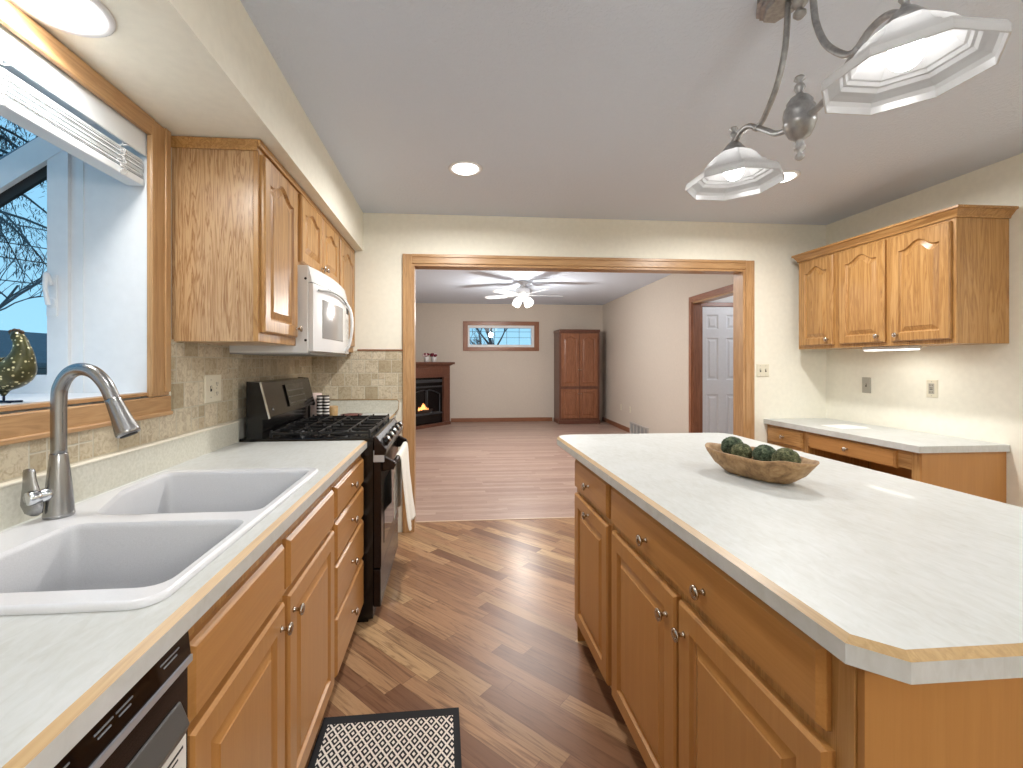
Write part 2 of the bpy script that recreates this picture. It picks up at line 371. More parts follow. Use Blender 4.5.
# cased opening: jamb + casing with a stepped profile
def casing_side(mb, x0, x1, y, z0, z1, inner):       # on plane y facing -y ; inner = +1 if inner edge at x1
    mb.box(x0, x1, y - .014, y, z0, z1)
    a, c = (x0, x0 + .022) if inner > 0 else (x1 - .022, x1)
    mb.box(a, c, y - .021, y - .014, z0, z1)
t1 = root('trim_1', (DX0, YE, 0))
b = MB(); casing_side(b, DX0 - .07, DX0, YE, 0, DZ + .07, 1); b.build('casing', M['casing_z'], t1, bevel=.003)
b = MB(); casing_side(b, DX1, DX1 + .07, YE, 0, DZ + .07, -1); b.build('casing', M['casing_z'], t1, bevel=.003)
b = MB(); b.box(DX0 + .0, DX1 - .0, YE - .014, YE, DZ, DZ + .07); b.box(DX0, DX1, YE - .021, YE - .014, DZ + .048, DZ + .07); b.build('head_casing', M['casing_x'], t1, bevel=.003)
b = MB(); b.box(DX0, DX0 + .018, YE - .004, YE2 + .004, 0, DZ); b.build('jamb', M['casing_z'], t1)
b = MB(); b.box(DX1 - .018, DX1, YE - .004, YE2 + .004, 0, DZ); b.build('jamb', M['casing_z'], t1)
b = MB(); b.box(DX0 + .018, DX1 - .018, YE - .004, YE2 + .004, DZ - .018, DZ); b.build('head_jamb', M['casing_x'], t1)
# floor transition strip
struct(boxp('trim_2', plain('vinyl_transition', (196, 172, 150), .4), None, DX0 - .6, DX1 + .5, 3.69, 3.71, -.001, .004))
# casing of the opening in the living room right wall
t3 = root('trim_3', tuple(Pn))
b = MB(); b.obox(Pn, LD, Z, LN, (s1, s1 + .075), (0, 2.175), (-.018, 0)); b.build('casing', M['red_z'], t3, bevel=.003)
b = MB(); b.obox(Pn, LD, Z, LN, (s0 - .075, s0), (0, 2.175), (-.018, 0)); b.build('casing', M['red_z'], t3, bevel=.003)
b = MB(); b.obox(Pn, LD, Z, LN, (s0, s1), (2.1, 2.175), (-.018, 0)); b.build('head_casing', M['red_y'], t3, bevel=.003)
b = MB(); b.obox(Pn, LD, Z, LN, (s1 - .018, s1), (0, 2.1), (-.005, .125)); b.build('jamb', M['red_z'], t3)
b = MB(); b.obox(Pn, LD, Z, LN, (s0, s0 + .018), (0, 2.1), (-.005, .125)); b.build('jamb', M['casing_z'], t3)
b = MB(); b.obox(Pn, LD, Z, LN, (s0 + .018, s1 - .018), (2.082, 2.1), (-.005, .125)); b.build('head_jamb', M['casing_y'], t3)

# ------------------------------------------------------------------ panel doors / drawer fronts
def outline(w, h, inset, arch, rise, ns=20):
    """closed loop (s,t) bottom-left -> bottom-right -> top -> back, always the same count"""
    l, r, bt = inset, w - inset, inset; tp = h - inset - (rise if arch else 0)
    pts = [(l + (r - l) * i / ns, bt) for i in range(ns)]
    pts += [(r, bt + (tp - bt) * i / 6) for i in range(6)]
    for i in range(ns):
        s = r + (l - r) * i / ns; x = (s - (l + r) / 2) / ((r - l) / 2)
        bump = .5 * (1 + cos(pi * min(1, abs(x) / .82))) if arch else 0
        pts.append((s, tp + rise * bump))
    pts += [(l, tp + (bt - tp) * i / 6) for i in range(6)]
    return pts
def panel_door(mb, O, U, W, N, w, h, th=.019, arch=False, rise=.05, stile=.055, raised=True, m=0):
    O, U, W, N = V(O), V(U), V(W), V(N); rise = rise if arch else 0
    def ring(inset, n, a=False):
        pl = outline(w, h, inset, a, rise) if a else None
        if pl is None:
            pl = []; q = outline(w, h, stile, arch, rise)
            # rectangle sampled at matching parameters
            for i, (s, t) in enumerate(q):
                ns = 20
                if i < ns: f = i / ns; pl.append((inset + (w - 2 * inset) * f, inset))
                elif i < ns + 6: f = (i - ns) / 6; pl.append((w - inset, inset + (h - 2 * inset) * f))
                elif i < 2 * ns + 6: f = (i - ns - 6) / ns; pl.append((w - inset - (w - 2 * inset) * f, h - inset))
                else: f = (i - 2 * ns - 6) / 6; pl.append((inset, h - inset - (h - 2 * inset) * f))
        return [O + U * s + W * t + N * n for s, t in pl]
    def aring(inset, n): return [O + U * s + W * t + N * n for s, t in outline(w, h, inset, arch, rise)]
    rings = [ring(0, 0), ring(0, th - .006), ring(.006, th), aring(stile, th), aring(stile + .004, th - .009), aring(stile + .010, th - .012)]
    if raised: rings += [aring(stile + .034, th - .003), aring(stile + .036, th - .001)]
    mb.grid(rings, m, True, False, True, True)
def slab_front(mb, O, U, W, N, w, h, th=.019, e=.007, m=0):
    O, U, W, N = V(O), V(U), V(W), V(N)
    def rg(i, n): return [O + U * s + W * t + N * n for s, t in ((i, i), (w - i, i), (w - i, h - i), (i, h - i))]
    mb.grid([rg(0, 0), rg(0, th - .010), rg(.004, th - .006), rg(e, th - .002), rg(e + .002, th)], m, True, False, True, True)
def knob(parent, p, N, r=.0155, name='knob'):
    b = MB(); b.lathe([(.008, 0), (.0055, .003), (.0045, .014), (r * .75, .017), (r, .021), (r * .95, .025), (r * .5, .0275), (.0, .028)], p, N, 18)
    return b.build(name, M['knob'], parent)

# ------------------------------------------------------------------ LEFT BASE RUN (faces +x)
XFACE = -.44; UY, UZ, NX = V((0, 1, 0)), V((0, 0, 1)), V((1, 0, 0))
def lfront(parent, name, y0, y1, z0, z1, kn=None, door=False, **kw):
    b = MB()
    if door: panel_door(b, (XFACE, y0, z0), UY, UZ, NX, y1 - y0, z1 - z0, **kw)
    else: slab_front(b, (XFACE, y0, z0), UY, UZ, NX, y1 - y0, z1 - z0)
    o = b.build(name, M['maple'] if door else M['maple_y'], parent)
    if kn: knob(o, (XFACE + .019, kn[0], kn[1]), NX)
    return o
def lcarcass(parent, y0, y1, open_top=False):
    b = MB(); xa, xb, ya, yb = XL + .012, XFACE - .019, y0 + .001, y1 - .001
    if open_top:
        b.box(xa, xb, ya, ya + .006, .1, .875); b.box(xa, xb, yb - .006, yb, .1, .875); b.box(xa, xa + .006, ya + .006, yb - .006, .1, .875); b.box(xa + .006, xb, ya + .006, yb - .006, .1, .118)
    else: b.box(xa, xb, ya, yb, .1, .875)
    b.build('carcass', M['maple'], parent)
    b = MB(); b.box(XFACE - .019, XFACE, y0 + .001, y1 - .001, .1, .875); b.build('face_frame', M['oak_z'], parent)
    b = MB(); b.box(XL + .012, XFACE - .07, y0 + .001, y1 - .001, 0, .1); b.build('toe_kick', M['oak_y'], parent)
sb = thing('sink_base_cabinet', 'oak sink base cabinet with two doors and two false drawer fronts', 'cabinet', (-.74, 1.22, 0))
lcarcass(sb, .767, 1.705, True)
lfront(sb, 'false_drawer_front', .778, 1.195, .70, .832); lfront(sb, 'false_drawer_front', 1.225, 1.69, .70, .832)
lfront(sb, 'door', .778, 1.195, .115, .683, (1.165, .63), True); lfront(sb, 'door', 1.225, 1.69, .115, .683, (1.255, .63), True)
db = thing('drawer_base_cabinet', 'oak base cabinet with a stack of four drawers beside the range', 'cabinet', (-.74, 1.98, 0))
lcarcass(db, 1.707, 2.273)
for z0, z1 in ((.71, .832), (.548, .694), (.352, .532), (.115, .336)): lfront(db, 'drawer', 1.725, 2.25, z0, z1, (1.978, (z0 + z1) / 2))
nb = thing('base_cabinet', 'oak base cabinet tucked in the corner beyond the range', 'cabinet', (-.74, 3.25, 0))
lcarcass(nb, 3.050, 3.455); lfront(nb, 'drawer', 3.065, 3.44, .71, .832, (3.24, .771)); lfront(nb, 'door', 3.065, 3.44, .115, .683, (3.10, .63), True)
bb = thing('base_cabinet', 'oak base cabinet under the counter this side of the dishwasher', 'cabinet', (-.74, -.3, 0))
lcarcass(bb, -1.0, .16); lfront(bb, 'drawer', -.46, .115, .71, .832, (-.17, .771)); lfront(bb, 'door', -.46, .115, .115, .683, (.09, .63), True)
# dishwasher
dw = thing('dishwasher', 'black dishwasher with silver trim strip under the counter', 'dishwasher', (-.74, .465, 0))
D0, D1 = .165, .765
boxp('tub', M['black'], dw, XL + .03, XFACE - .004, D0, D1, .1, .872)
b = MB(); b.prism([(XFACE, D0, .826), (XFACE + .022, D0, .826), (XFACE + .017, D0, .872), (XFACE, D0, .872)], (0, D1 - D0, 0)); cp = b.build('control_panel', M['blackglass'], dw)
cm_ = plain('control_print', (140, 144, 150), .5)
for k, (yy, ll) in enumerate(((.715, .045), (.62, .03), (.585, .03), (.52, .03), (.46, .035), (.39, .03), (.33, .03), (.27, .03))):
    b = MB()
    for q, (zz, f) in enumerate(((.853, 1), (.846, .7))):
        x = XFACE + .022 - (zz - .826) * .109 + .0006
        b.box(x - .0008, x + .0004, yy - ll * f / 2, yy + ll * f / 2, zz - .001, zz + .001)
    b.build('control_mark', cm_, cp)
boxp('trim_strip', plain('satin_silver', (190, 194, 200), .35, .6), dw, XFACE, XFACE + .025, D0, D1, .815, .8255)
dd = boxp('door', M['bss'], dw, XFACE, XFACE + .018, D0, D1, .115, .8145, bevel=.002)
b = MB(); b.prism([(XFACE + .0175, D0 + .03, .768), (XFACE + .021, D0 + .03, .768), (XFACE + .035, D0 + .03, .733), (XFACE + .029, D0 + .03, .718), (XFACE + .0175, D0 + .03, .706)], (0, D1 - D0 - .055, 0)); b.build('pocket_handle', plain('grey_pull', (92, 92, 90), .35, .3), dd, bevel=.003)
st = boxp('sticker', plain('white_sticker', (228, 226, 220), .5), dd, XFACE + .018, XFACE + .0192, .695, .757, .575, .703)
b = MB(); b.tube([(XFACE + .0196, .727 + .024 * cos(a), .640 + .024 * sin(a)) for a in [2 * pi * i / 32 for i in range(29)]], .002, 6); b.build('sticker_ring', M['slot'], st)
for y0, y1, z0, z1 in ((.703, .748, .688, .692), (.703, .735, .679, .682), (.716, .738, .632, .638), (.703, .748, .596, .599)): boxp('sticker_line', M['slot'], st, XFACE + .0192, XFACE + .0198, y0, y1, z0, z1)

# ------------------------------------------------------------------ countertops
def fill_with_holes(loops, z, name=None):
    bm = bmesh.new(); edges = []
    for lp in loops:
        vs = [bm.verts.new((p[0], p[1], z)) for p in lp]
        for i in range(len(vs)): edges.append(bm.edges.new((vs[i], vs[(i + 1) % len(vs)])))
    bmesh.ops.triangle_fill(bm, use_beauty=True, use_dissolve=False, edges=edges)
    fs = [[tuple(v.co) for v in f.verts] for f in bm.faces]; bm.free(); return fs
def inset_loop(lp, d):
    n = len(lp); out = []
    A = sum(lp[i][0] * lp[(i + 1) % n][1] - lp[(i + 1) % n][0] * lp[i][1] for i in range(n)); sg = 1 if A > 0 else -1
    for i in range(n):
        p0, p1, p2 = V(lp[i - 1]), V(lp[i]), V(lp[(i + 1) % n])
        e1 = (p1 - p0).normalized(); e2 = (p2 - p1).normalized()
        n1 = V((-e1.y, e1.x)) * sg; n2 = V((-e2.y, e2.x)) * sg
        m = (n1 + n2).normalized(); out.append(tuple(p1 + m * d / max(.3, m.dot(n1))))
    return out
def countertop(name, lp, holes, z1, th, parent, wood=True, ew=.012, mat='lam'):
    b = MB(); zi = z1 - (.009 if wood else .002); inn = inset_loop(lp, ew if wood else .002)
    for f in fill_with_holes([inn] + holes, z1): b.poly(f)
    for f in fill_with_holes([lp] + holes, z1 - th): b.poly(f)
    b.grid([[(x, y, z1 - th) for x, y in lp], [(x, y, zi) for x, y in lp]])
    if not wood: b.grid([[(x, y, zi) for x, y in lp], [(x, y, z1) for x, y in inn]])
    for h in holes: b.grid([[(x, y, z1 - th) for x, y in h], [(x, y, z1) for x, y in h]])
    o = b.build('slab', M[mat], parent, weld=False)
    if wood:
        e = MB(); e.grid([[(x, y, zi) for x, y in lp], [(x, y, z1) for x, y in inn]], closed=True)
        e.grid([[(x, y, z1) for x, y in inn], [(x, y, zi) for x, y in inset_loop(lp, ew)]]); e.grid([[(x, y, zi) for x, y in inset_loop(lp, ew)], [(x, y, zi) for x, y in lp]])
        e.build('wood_edge', M['wood_edge'], parent)
    return o
def rrect(x0, x1, y0, y1, r, n=6):
    pts = []
    for cx, cy, a0 in ((x1 - r, y0 + r, -pi / 2), (x1 - r, y1 - r, 0), (x0 + r, y1 - r, pi / 2), (x0 + r, y0 + r, pi)):
        for i in range(n + 1): a = a0 + pi / 2 * i / n; pts.append((cx + r * cos(a), cy + r * sin(a)))
    return pts
ct = thing('countertop', 'white laminate sink countertop with oak edge strip and low backsplash lip', 'countertop', (-.72, .6, .876))
countertop('slab', [(XL + .002, -1.2), (-.41, -1.2), (-.41, 2.275), (XL + .002, 2.275)], [rrect(-.965, -.468, .765, 1.625, .04)], .914, .038, ct)
b = MB(); b.box(XL + .002, XL + .024, -1.2, 2.275, .914, 1.01); b.build('backsplash_lip', M['lam_cream'], ct)
b = MB(); b.box(XL + .002, XL + .028, -1.2, 2.275, 1.01, 1.018); b.build('lip_cap', plain('cream_cap', (226, 220, 204), .4), ct, bevel=.003)
ct2 = thing('countertop', 'short cream laminate countertop in the corner beyond the range', 'countertop', (-.72, 3.25, .876))
countertop('slab', [(XL + .002, 3.048), (-.41, 3.048), (-.41, YE - .002), (XL + .002, YE - .002)], [], .914, .038, ct2)
b = MB(); b.box(XL + .002, XL + .024, 3.048, YE - .024, .914, 1.016); b.build('backsplash_lip', M['lam_cream'], ct2)
b = MB(); b.prism([(XL + .002, YE - .022, .914), (-.42, YE - .022, .914), (-.395, YE - .022, .945), (-.39, YE - .022, 1.006), (-.40, YE - .022, 1.016), (XL + .002, YE - .022, 1.016)], (0, .02, 0)); b.build('end_splash', M['lam_cream'], ct2)
b = MB(); b.tube([(XL + .03, YE - .024, 1.019), (-.402, YE - .024, 1.019), (-.387, YE - .024, 1.006), (-.391, YE - .024, .945), (-.415, YE - .024, .916)], .003, 6); b.build('splash_edging', M['wood_edge_x'], ct2)

# tile backsplash
b = MB(); t = .009
b.box(XL, XL + t, -1.2, 1.783, 1.018, 1.108); b.box(XL, XL + t, 1.783, YE, 1.018, 1.385)
bs = struct(b.build('trim_4', M['tile_y'], origin=(XL, 0, 1.0)))
b = MB(); b.box(XL + t, DX0 - .07, YE - t, YE, 1.018, 1.388); struct(b.build('trim_5', M['tile_x'], origin=(XL, YE, 1.0)))
struct(boxp('trim_6', M['red_x'], None, -.70, DX0 - .07, YE - .015, YE, 1.388, 1.40, bevel=.002))

# ------------------------------------------------------------------ sink
sk = thing('kitchen_sink', 'white double bowl drop-in sink set in the counter under the window', 'sink', (-.72, 1.18, .914))
outer = rrect(-.985, -.456, .737, 1.648, .045, 8)
def rpoly(pts, r, n=5):
    out = []; k = len(pts)
    for i in range(k):
        p0, p1, p2 = V(pts[i - 1]), V(pts[i]), V(pts[(i + 1) % k]); a = (p0 - p1).normalized(); c = (p2 - p1).normalized()
        A = p1 + a * r; Cc = p1 + c * r
        for j in range(n + 1):
            t_ = j / n; out.append(tuple(A * (1 - t_) ** 2 + p1 * 2 * t_ * (1 - t_) + Cc * t_ ** 2))
    return out
bowlA = rpoly([(-.474, 1.168), (-.478, 1.608), (-.955, 1.608), (-.955, 1.40), (-.865, 1.168)], .04)
bowlB = rpoly([(-.474, .785), (-.474, 1.112), (-.872, 1.112), (-.872, .785)], .045)
b = MB(); zt = .926
rim_in = inset_loop(outer, .008)
b.grid([[(x, y, .9145) for x, y in outer], [(x, y, .921) for x, y in outer], [(x, y, zt) for x, y in rim_in]], smooth=True)
for f in fill_with_holes([rim_in, bowlA, bowlB], zt): b.poly(f)
b.build('deck', M['sink'], sk, weld=True)
for bw in (bowlA, bowlB):
    b = MB(); r0 = bw
    prof = [(0, zt), (.004, zt - .003), (.010, zt - .012), (.016, .80), (.022, .745), (.040, .728), (.07, .722)]
    rings = [[(x, y, z) for x, y in (inset_loop(bw, d) if d else bw)] for d, z in prof]
    b.grid(rings, smooth=True, cap1=True)
    cx = sum(p[0] for p in bw) / len(bw); cy = sum(p[1] for p in bw) / len(bw)
    o = b.build('bowl', M['sink_in'], sk, weld=True)
    b = MB(); b.lathe([(.044, 0), (.046, .003), (.040, .004), (.036, .001), (.0, .001)], (cx, cy, .722), seg=24); b.build('drain', M['chrome'], o)
# faucet
FXX = -.943
fc = thing('kitchen_faucet', 'brushed steel gooseneck faucet with pull-down spray head', 'faucet', (FXX, 1.17, .926))
b = MB(); b.lathe([(.029, 0), (.030, .004), (.029, .01), (.0275, .035), (.024, .08), (.0195, .125), (.0172, .15), (.0165, .152)], (FXX, 1.17, .926), seg=28); b.build('body', M['nickel'], fc)
b = MB(); b.tube(spline([(FXX, 1.17, 1.07), (FXX, 1.17, 1.205), (FXX + .006, 1.17, 1.243), (FXX + .024, 1.17, 1.271), (FXX + .050, 1.17, 1.281), (FXX + .080, 1.17, 1.272), (FXX + .106, 1.17, 1.243), (FXX + .123, 1.17, 1.205)], 8), .0155, 20); b.build('gooseneck', M['nickel'], fc)
d = V((.036, 0, -.085)).normalized()
b = MB(); b.lathe([(.0157, 0), (.017, .003), (.0172, .012), (.020, .045), (.0255, .085), (.026, .092), (.023, .096), (.0, .095)], (FXX + .122, 1.17, 1.209), d, 26); h_ = b.build('spray_head', M['nickel'], fc)
b = MB(); b.lathe([(.018, 0), (.018, .003), (0, .003)], V((FXX + .122, 1.17, 1.209)) + d * .0955, d, 20); b.build('spray_face', M['slot'], h_)
b = MB(); ax = V((-.45, -.88, -.05)).normalized(); vo_ = V((FXX - .004, 1.158, .985)); b.lathe([(.0155, 0), (.0165, .012), (.0165, .022), (.0150, .024), (.0165, .026), (.0165, .044), (.0145, .048), (0, .048)], vo_, ax, 20); b.build('valve_stub', M['chrome'], fc)
b = MB(); q = vo_ + ax * .034 + V((.002, .008, 0)); side = V((1, .12, 0)).normalized(); tk = V((-.12, 1, 0)).normalized()
rings = []
for hh, wd, th_, of in ((-.044, .008, .004, .004), (-.038, .018, .007, .003), (-.018, .0235, .009, 0), (.0, .021, .009, -.001), (.020, .0165, .008, -.003), (.04, .0135, .007, -.005), (.058, .0125, .006, -.006), (.064, .011, .005, -.006), (.066, .005, .003, -.006)):
    ctr = q + V((0, 0, hh)) + side * (of - .012); rings.append([ctr + side * wd * cos(a) + tk * th_ * sin(a) for a in [2 * pi * i / 20 for i in range(20)]])
b.grid(rings, smooth=True, cap0=True, cap1=True); b.build('lever', M['nickel'], fc)

# ------------------------------------------------------------------ range
rg = thing('gas_range', 'black slide-in style gas range with raised control backguard', 'range', (-.7, 2.63, 0))
RY0, RY1, RX = 2.284, 3.044, -.378
boxp('body', M['black'], rg, XL + .02, RX - .005, RY0, RY1, .02, .905)
b = MB(); b.box(XL + .02, RX, RY0, RY1, .905, .925); b.build('cooktop', M['black'], rg, bevel=.004)
b = MB(); b.prism([(-.99, RY0, .925), (-.915, RY0, .925), (-.915, RY0, 1.02), (-.885, RY0, 1.02), (-.93, RY0, 1.20), (-.99, RY0, 1.205)], (0, .012, 0)); b.prism([(-.99, RY1 - .012, .925), (-.915, RY1 - .012, .925), (-.915, RY1 - .012, 1.02), (-.885, RY1 - .012, 1.02), (-.93, RY1 - .012, 1.20), (-.99, RY1 - .012, 1.205)], (0, .012, 0))
b.prism([(-.99, RY0 + .012, .925), (-.92, RY0 + .012, .925), (-.92, RY0 + .012, 1.02), (-.89, RY0 + .012, 1.025), (-.934, RY0 + .012, 1.197), (-.99, RY0 + .012, 1.202)], (0, RY1 - RY0 - .024, 0)); bgd = b.build('backguard', M['black'], rg)
b = MB(); fu = V((-.045, 0, .18)).normalized(); fn = V((.18, 0, .045)).normalized()
b.obox((-.888, RY0 + .006, 1.026), UY, fu, fn, (0, RY1 - RY0 - .012), (0, .178), (0, .006)); fp = b.build('fascia', M['bss'], bgd, bevel=.002)
b = MB(); b.obox((-.888, RY0, 1.026), UY, fu, fn, (0, .010), (-.005, .180), (0, .0075)); b.build('fascia_edge', M['chrome'], bgd)
b = MB(); b.obox((-.888, RY0 + .29, 1.055), UY, fu, fn, (0, .30), (0, .125), (.006, .0072)); dsp = b.build('display', M['blackglass'], bgd)
pm_ = plain('panel_print', (120, 116, 112), .5)
for i in range(7):
    for j in range(3): b = MB(); b.obox((-.888, RY0 + .30, 1.055), UY, fu, fn, (.010 + i * .04, .030 + i * .04), (.015 + j * .035, .020 + j * .035), (.0072, .0076)); b.build('display_mark', pm_, dsp)
b = MB(); b.lathe([(.009, 0), (.009, .002), (0, .002)], V((-.888, RY0 + .07, 1.026)) + fu * .035 + fn * .006, fn, 16); b.build('badge', M['chrome'], bgd)
# burners + grates
for bx, by, br in ((-.56, 2.43, .045), (-.56, 2.90, .05), (-.79, 2.43, .04), (-.79, 2.90, .035), (-.675, 2.665, .045)):
    b = MB(); b.lathe([(br * 1.5, 0), (br * 1.5, .004), (br, .006), (br, .014), (br * .8, .019), (0, .020)], (bx, by, .925), seg=24); b.build('burner', M['iron'], rg)
for gy0, gy1 in ((2.308, 2.545), (2.55, 2.78), (2.785, 3.02)):
    b = MB(); gx0, gx1, zt_ = -.885, -.405, .951; rr_ = .006
    for x in (gx0, gx1): b.obox((0, 0, 0), UY, NX, UZ, (gy0, gy1), (x - rr_, x + rr_), (zt_ - .012, zt_))
    for y in (gy0, gy1): b.box(gx0, gx1, y - rr_ if y == gy1 else y, y + rr_ if y == gy0 else y, zt_ - .012, zt_)
    for x in (gx0 + .115, gx0 + .23, gx1 - .115):
        b.box(x - .005, x + .005, gy0, gy1, zt_ - .012, zt_ + .002)
    cy = (gy0 + gy1) / 2; b.box(gx0, gx1, cy - .005, cy + .005, zt_ - .012, zt_ + .002)
    for x in [gx0 + i * (gx1 - gx0) / 5 for i in range(6)]:
        b.prism([(x - .005, gy0, zt_ - .002), (x + .005, gy0, zt_ - .002), (x + .004, gy0, zt_ + .010), (x - .004, gy0, zt_ + .010)], (0, .02, 0))
        b.prism([(x - .005, gy1 - .02, zt_ - .002), (x + .005, gy1 - .02, zt_ - .002), (x + .004, gy1 - .02, zt_ + .010), (x - .004, gy1 - .02, zt_ + .010)], (0, .02, 0))
    for x in (gx0, gx1):
        for y in (gy0 + .006, gy1 - .006): b.box(x - .006, x + .006, y - .006, y + .006, .925, zt_ - .01)
    b.build('grate', M['iron'], rg, bevel=.0015)
# sloped control panel
b = MB(); b.prism([(RX, RY0, .93), (RX + .012, RY0, .927), (RX + .062, RY0, .862), (RX + .055, RY0, .835), (RX, RY0, .835)], (0, RY1 - RY0, 0)); cpn = b.build('control_panel', M['bss'], rg, bevel=.003)
kn = V((.065, 0, .05)).normalized()
for i in range(5):
    y = RY0 + .09 + i * (RY1 - RY0 - .18) / 4; p = V((RX + .042, y, .889))
    b = MB(); b.lathe([(.024, 0), (.024, .006), (.019, .010), (.018, .026), (.015, .029), (0, .029)], p, kn, 20); k_ = b.build('knob', M['black'], cpn)
    b = MB(); b.lathe([(.0185, .0), (.019, .004), (.0175, .010), (0, .0103)], p + kn * .0205, kn, 20); b.build('knob_cap', M['chrome'], k_)
# door
b = MB(); b.box(RX - .004, RX + .035, RY0 + .004, RY1 - .004, .27, .825); od = b.build('oven_door', M['bss'], rg, bevel=.004)
boxp('oven_window', M['blackglass'], od, RX + .0345, RX + .037, RY0 + .10, RY1 - .10, .36, .68)
b = MB(); b.tube([(RX + .088, RY0 + .035, .775), (RX + .092, RY0 + .2, .775), (RX + .092, RY1 - .2, .775), (RX + .088, RY1 - .035, .775)], .013, 14); hd = b.build('handle', M['bss'], od)
for y in (RY0 + .035, RY1 - .065):
    b = MB(); b.prism([(RX + .035, y, .745), (RX + .095, y, .755), (RX + .095, y, .795), (RX + .035, y, .825)], (0, .03, 0))
    b.build('handle_bracket', M['bss'], hd, bevel=.004)
b = MB(); b.box(RX - .004, RX + .050, RY0 + .002, RY0 + .012, .80, .858); b.build('corner_cap', plain('bright_steel', (196, 200, 206), .38, .5), rg, bevel=.002)
boxp('storage_drawer', M['bss'], rg, RX - .004, RX + .032, RY0 + .004, RY1 - .004, .075, .262, bevel=.004)
boxp('kick_plate', M['black'], rg, XL + .03, RX - .03, RY0 + .01, RY1 - .01, 0, .02)
# towel over the oven handle
b = MB(); pr = []
ny = 16
for j in range(ny + 1):
    f = j / ny; y = 2.50 + .42 * f; wv = .011 * sin(f * 11) + .005 * sin(f * 25); col = []
    xo = RX + .092
    path = [(-.020, .42 + .02 * sin(f * 5)), (-.020, .55), (-.018, .70), (-.0165, .775), (-.012, .788), (0, .7935), (.012, .788), (.0175, .77), (.020, .68), (.028, .55), (.036, .42), (.046, .35 + .018 * sin(f * 4 + 1))]
    for k, (dx, z) in enumerate(path):
        fall = max(0, (.79 - z) / .45); col.append((xo + dx + (wv * fall if dx > 0 else wv * fall * .4) + (.018 * fall if dx > 0 else 0), y + (f - .5) * (.02 * fall), z))
    pr.append(col)
b.grid(pr, closed=False, smooth=True); o = b.build('dish_towel', M['towel']); tag(o, 'white dish towel draped over the oven door handle', 'towel')
sm_ = o.modifiers.new('thick', 'SOLIDIFY'); sm_.thickness = .0045; sm_.offset = 0; ss_ = o.modifiers.new('soft', 'SUBSURF'); ss_.levels = 1; ss_.render_levels = 1

# things on the far counter
sx, sy = -.90, 3.15
b = MB(); b.lathe([(.001, .008), (.030, .008), (.034, .012), (.037, .05), (.039, .185), (.037, .185), (.033, .05), (.028, .014), (.001, .014)], (-.905, 3.13, .907), seg=24)
o = b.build('mug', speck('cream_pink_glaze', (222, 200, 192), .04, 30, .3)); tag(o, 'pale cream tall mug behind the range backguard', 'mug')
b = MB(); b.tube(spline([(-.869, 3.13, 1.06), (-.845, 3.12, 1.05), (-.84, 3.12, 1.0), (-.870, 3.13, .98)], 5), .005, 8)
b.build('handle', plain('mug_handle_glaze', (216, 190, 184), .3), o)
n = NT('striped_cloth'); x, y, z = n.xyz(); st_ = n.m('GREATER_THAN', n.m('FRACT', n.m('DIVIDE', z, .021)), .5)
n.set(color=n.mix(st_, srgb(232, 226, 220), srgb(42, 28, 30)), rough=.9)
b = MB()
for i, rr_ in enumerate((.020, .021)):
    rings = []
    for z in [k * .165 / 16 for k in range(17)]:
        rings.append([(-.862 + .040 * i + (rr_ + .002 * sin(a * 3 + z * 60)) * cos(a), 3.075 + rr_ * .9 * sin(a), .915 + z) for a in [2 * pi * j / 18 for j in range(18)]])
    b.grid(rings, smooth=True, cap0=True, cap1=True)
o = b.build('striped_towel', n.mat); tag(o, 'black and white striped rolled towel standing beside the mug', 'towel')
b = MB(); b.lathe([(.001, 0), (.028, 0), (.030, .004), (.032, .085), (.030, .087), (.027, .085), (.025, .006), (.001, .006)], (-.80, 3.17, .9145), seg=22)
o = b.build('wooden_cup', M['wood_edge']); tag(o, 'small tan wooden cup beside the striped towel', 'cup')
b = MB(); b.lathe([(.001, 0), (.055, 0), (.075, .012), (.078, .016), (.05, .006), (.001, .005)], (-.70, 3.28, .9145), seg=26)
o = b.build('small_dish', plain('dark_red_glaze', (120, 50, 44), .3)); tag(o, 'shallow dark red dish on the counter beyond the range', 'dish')

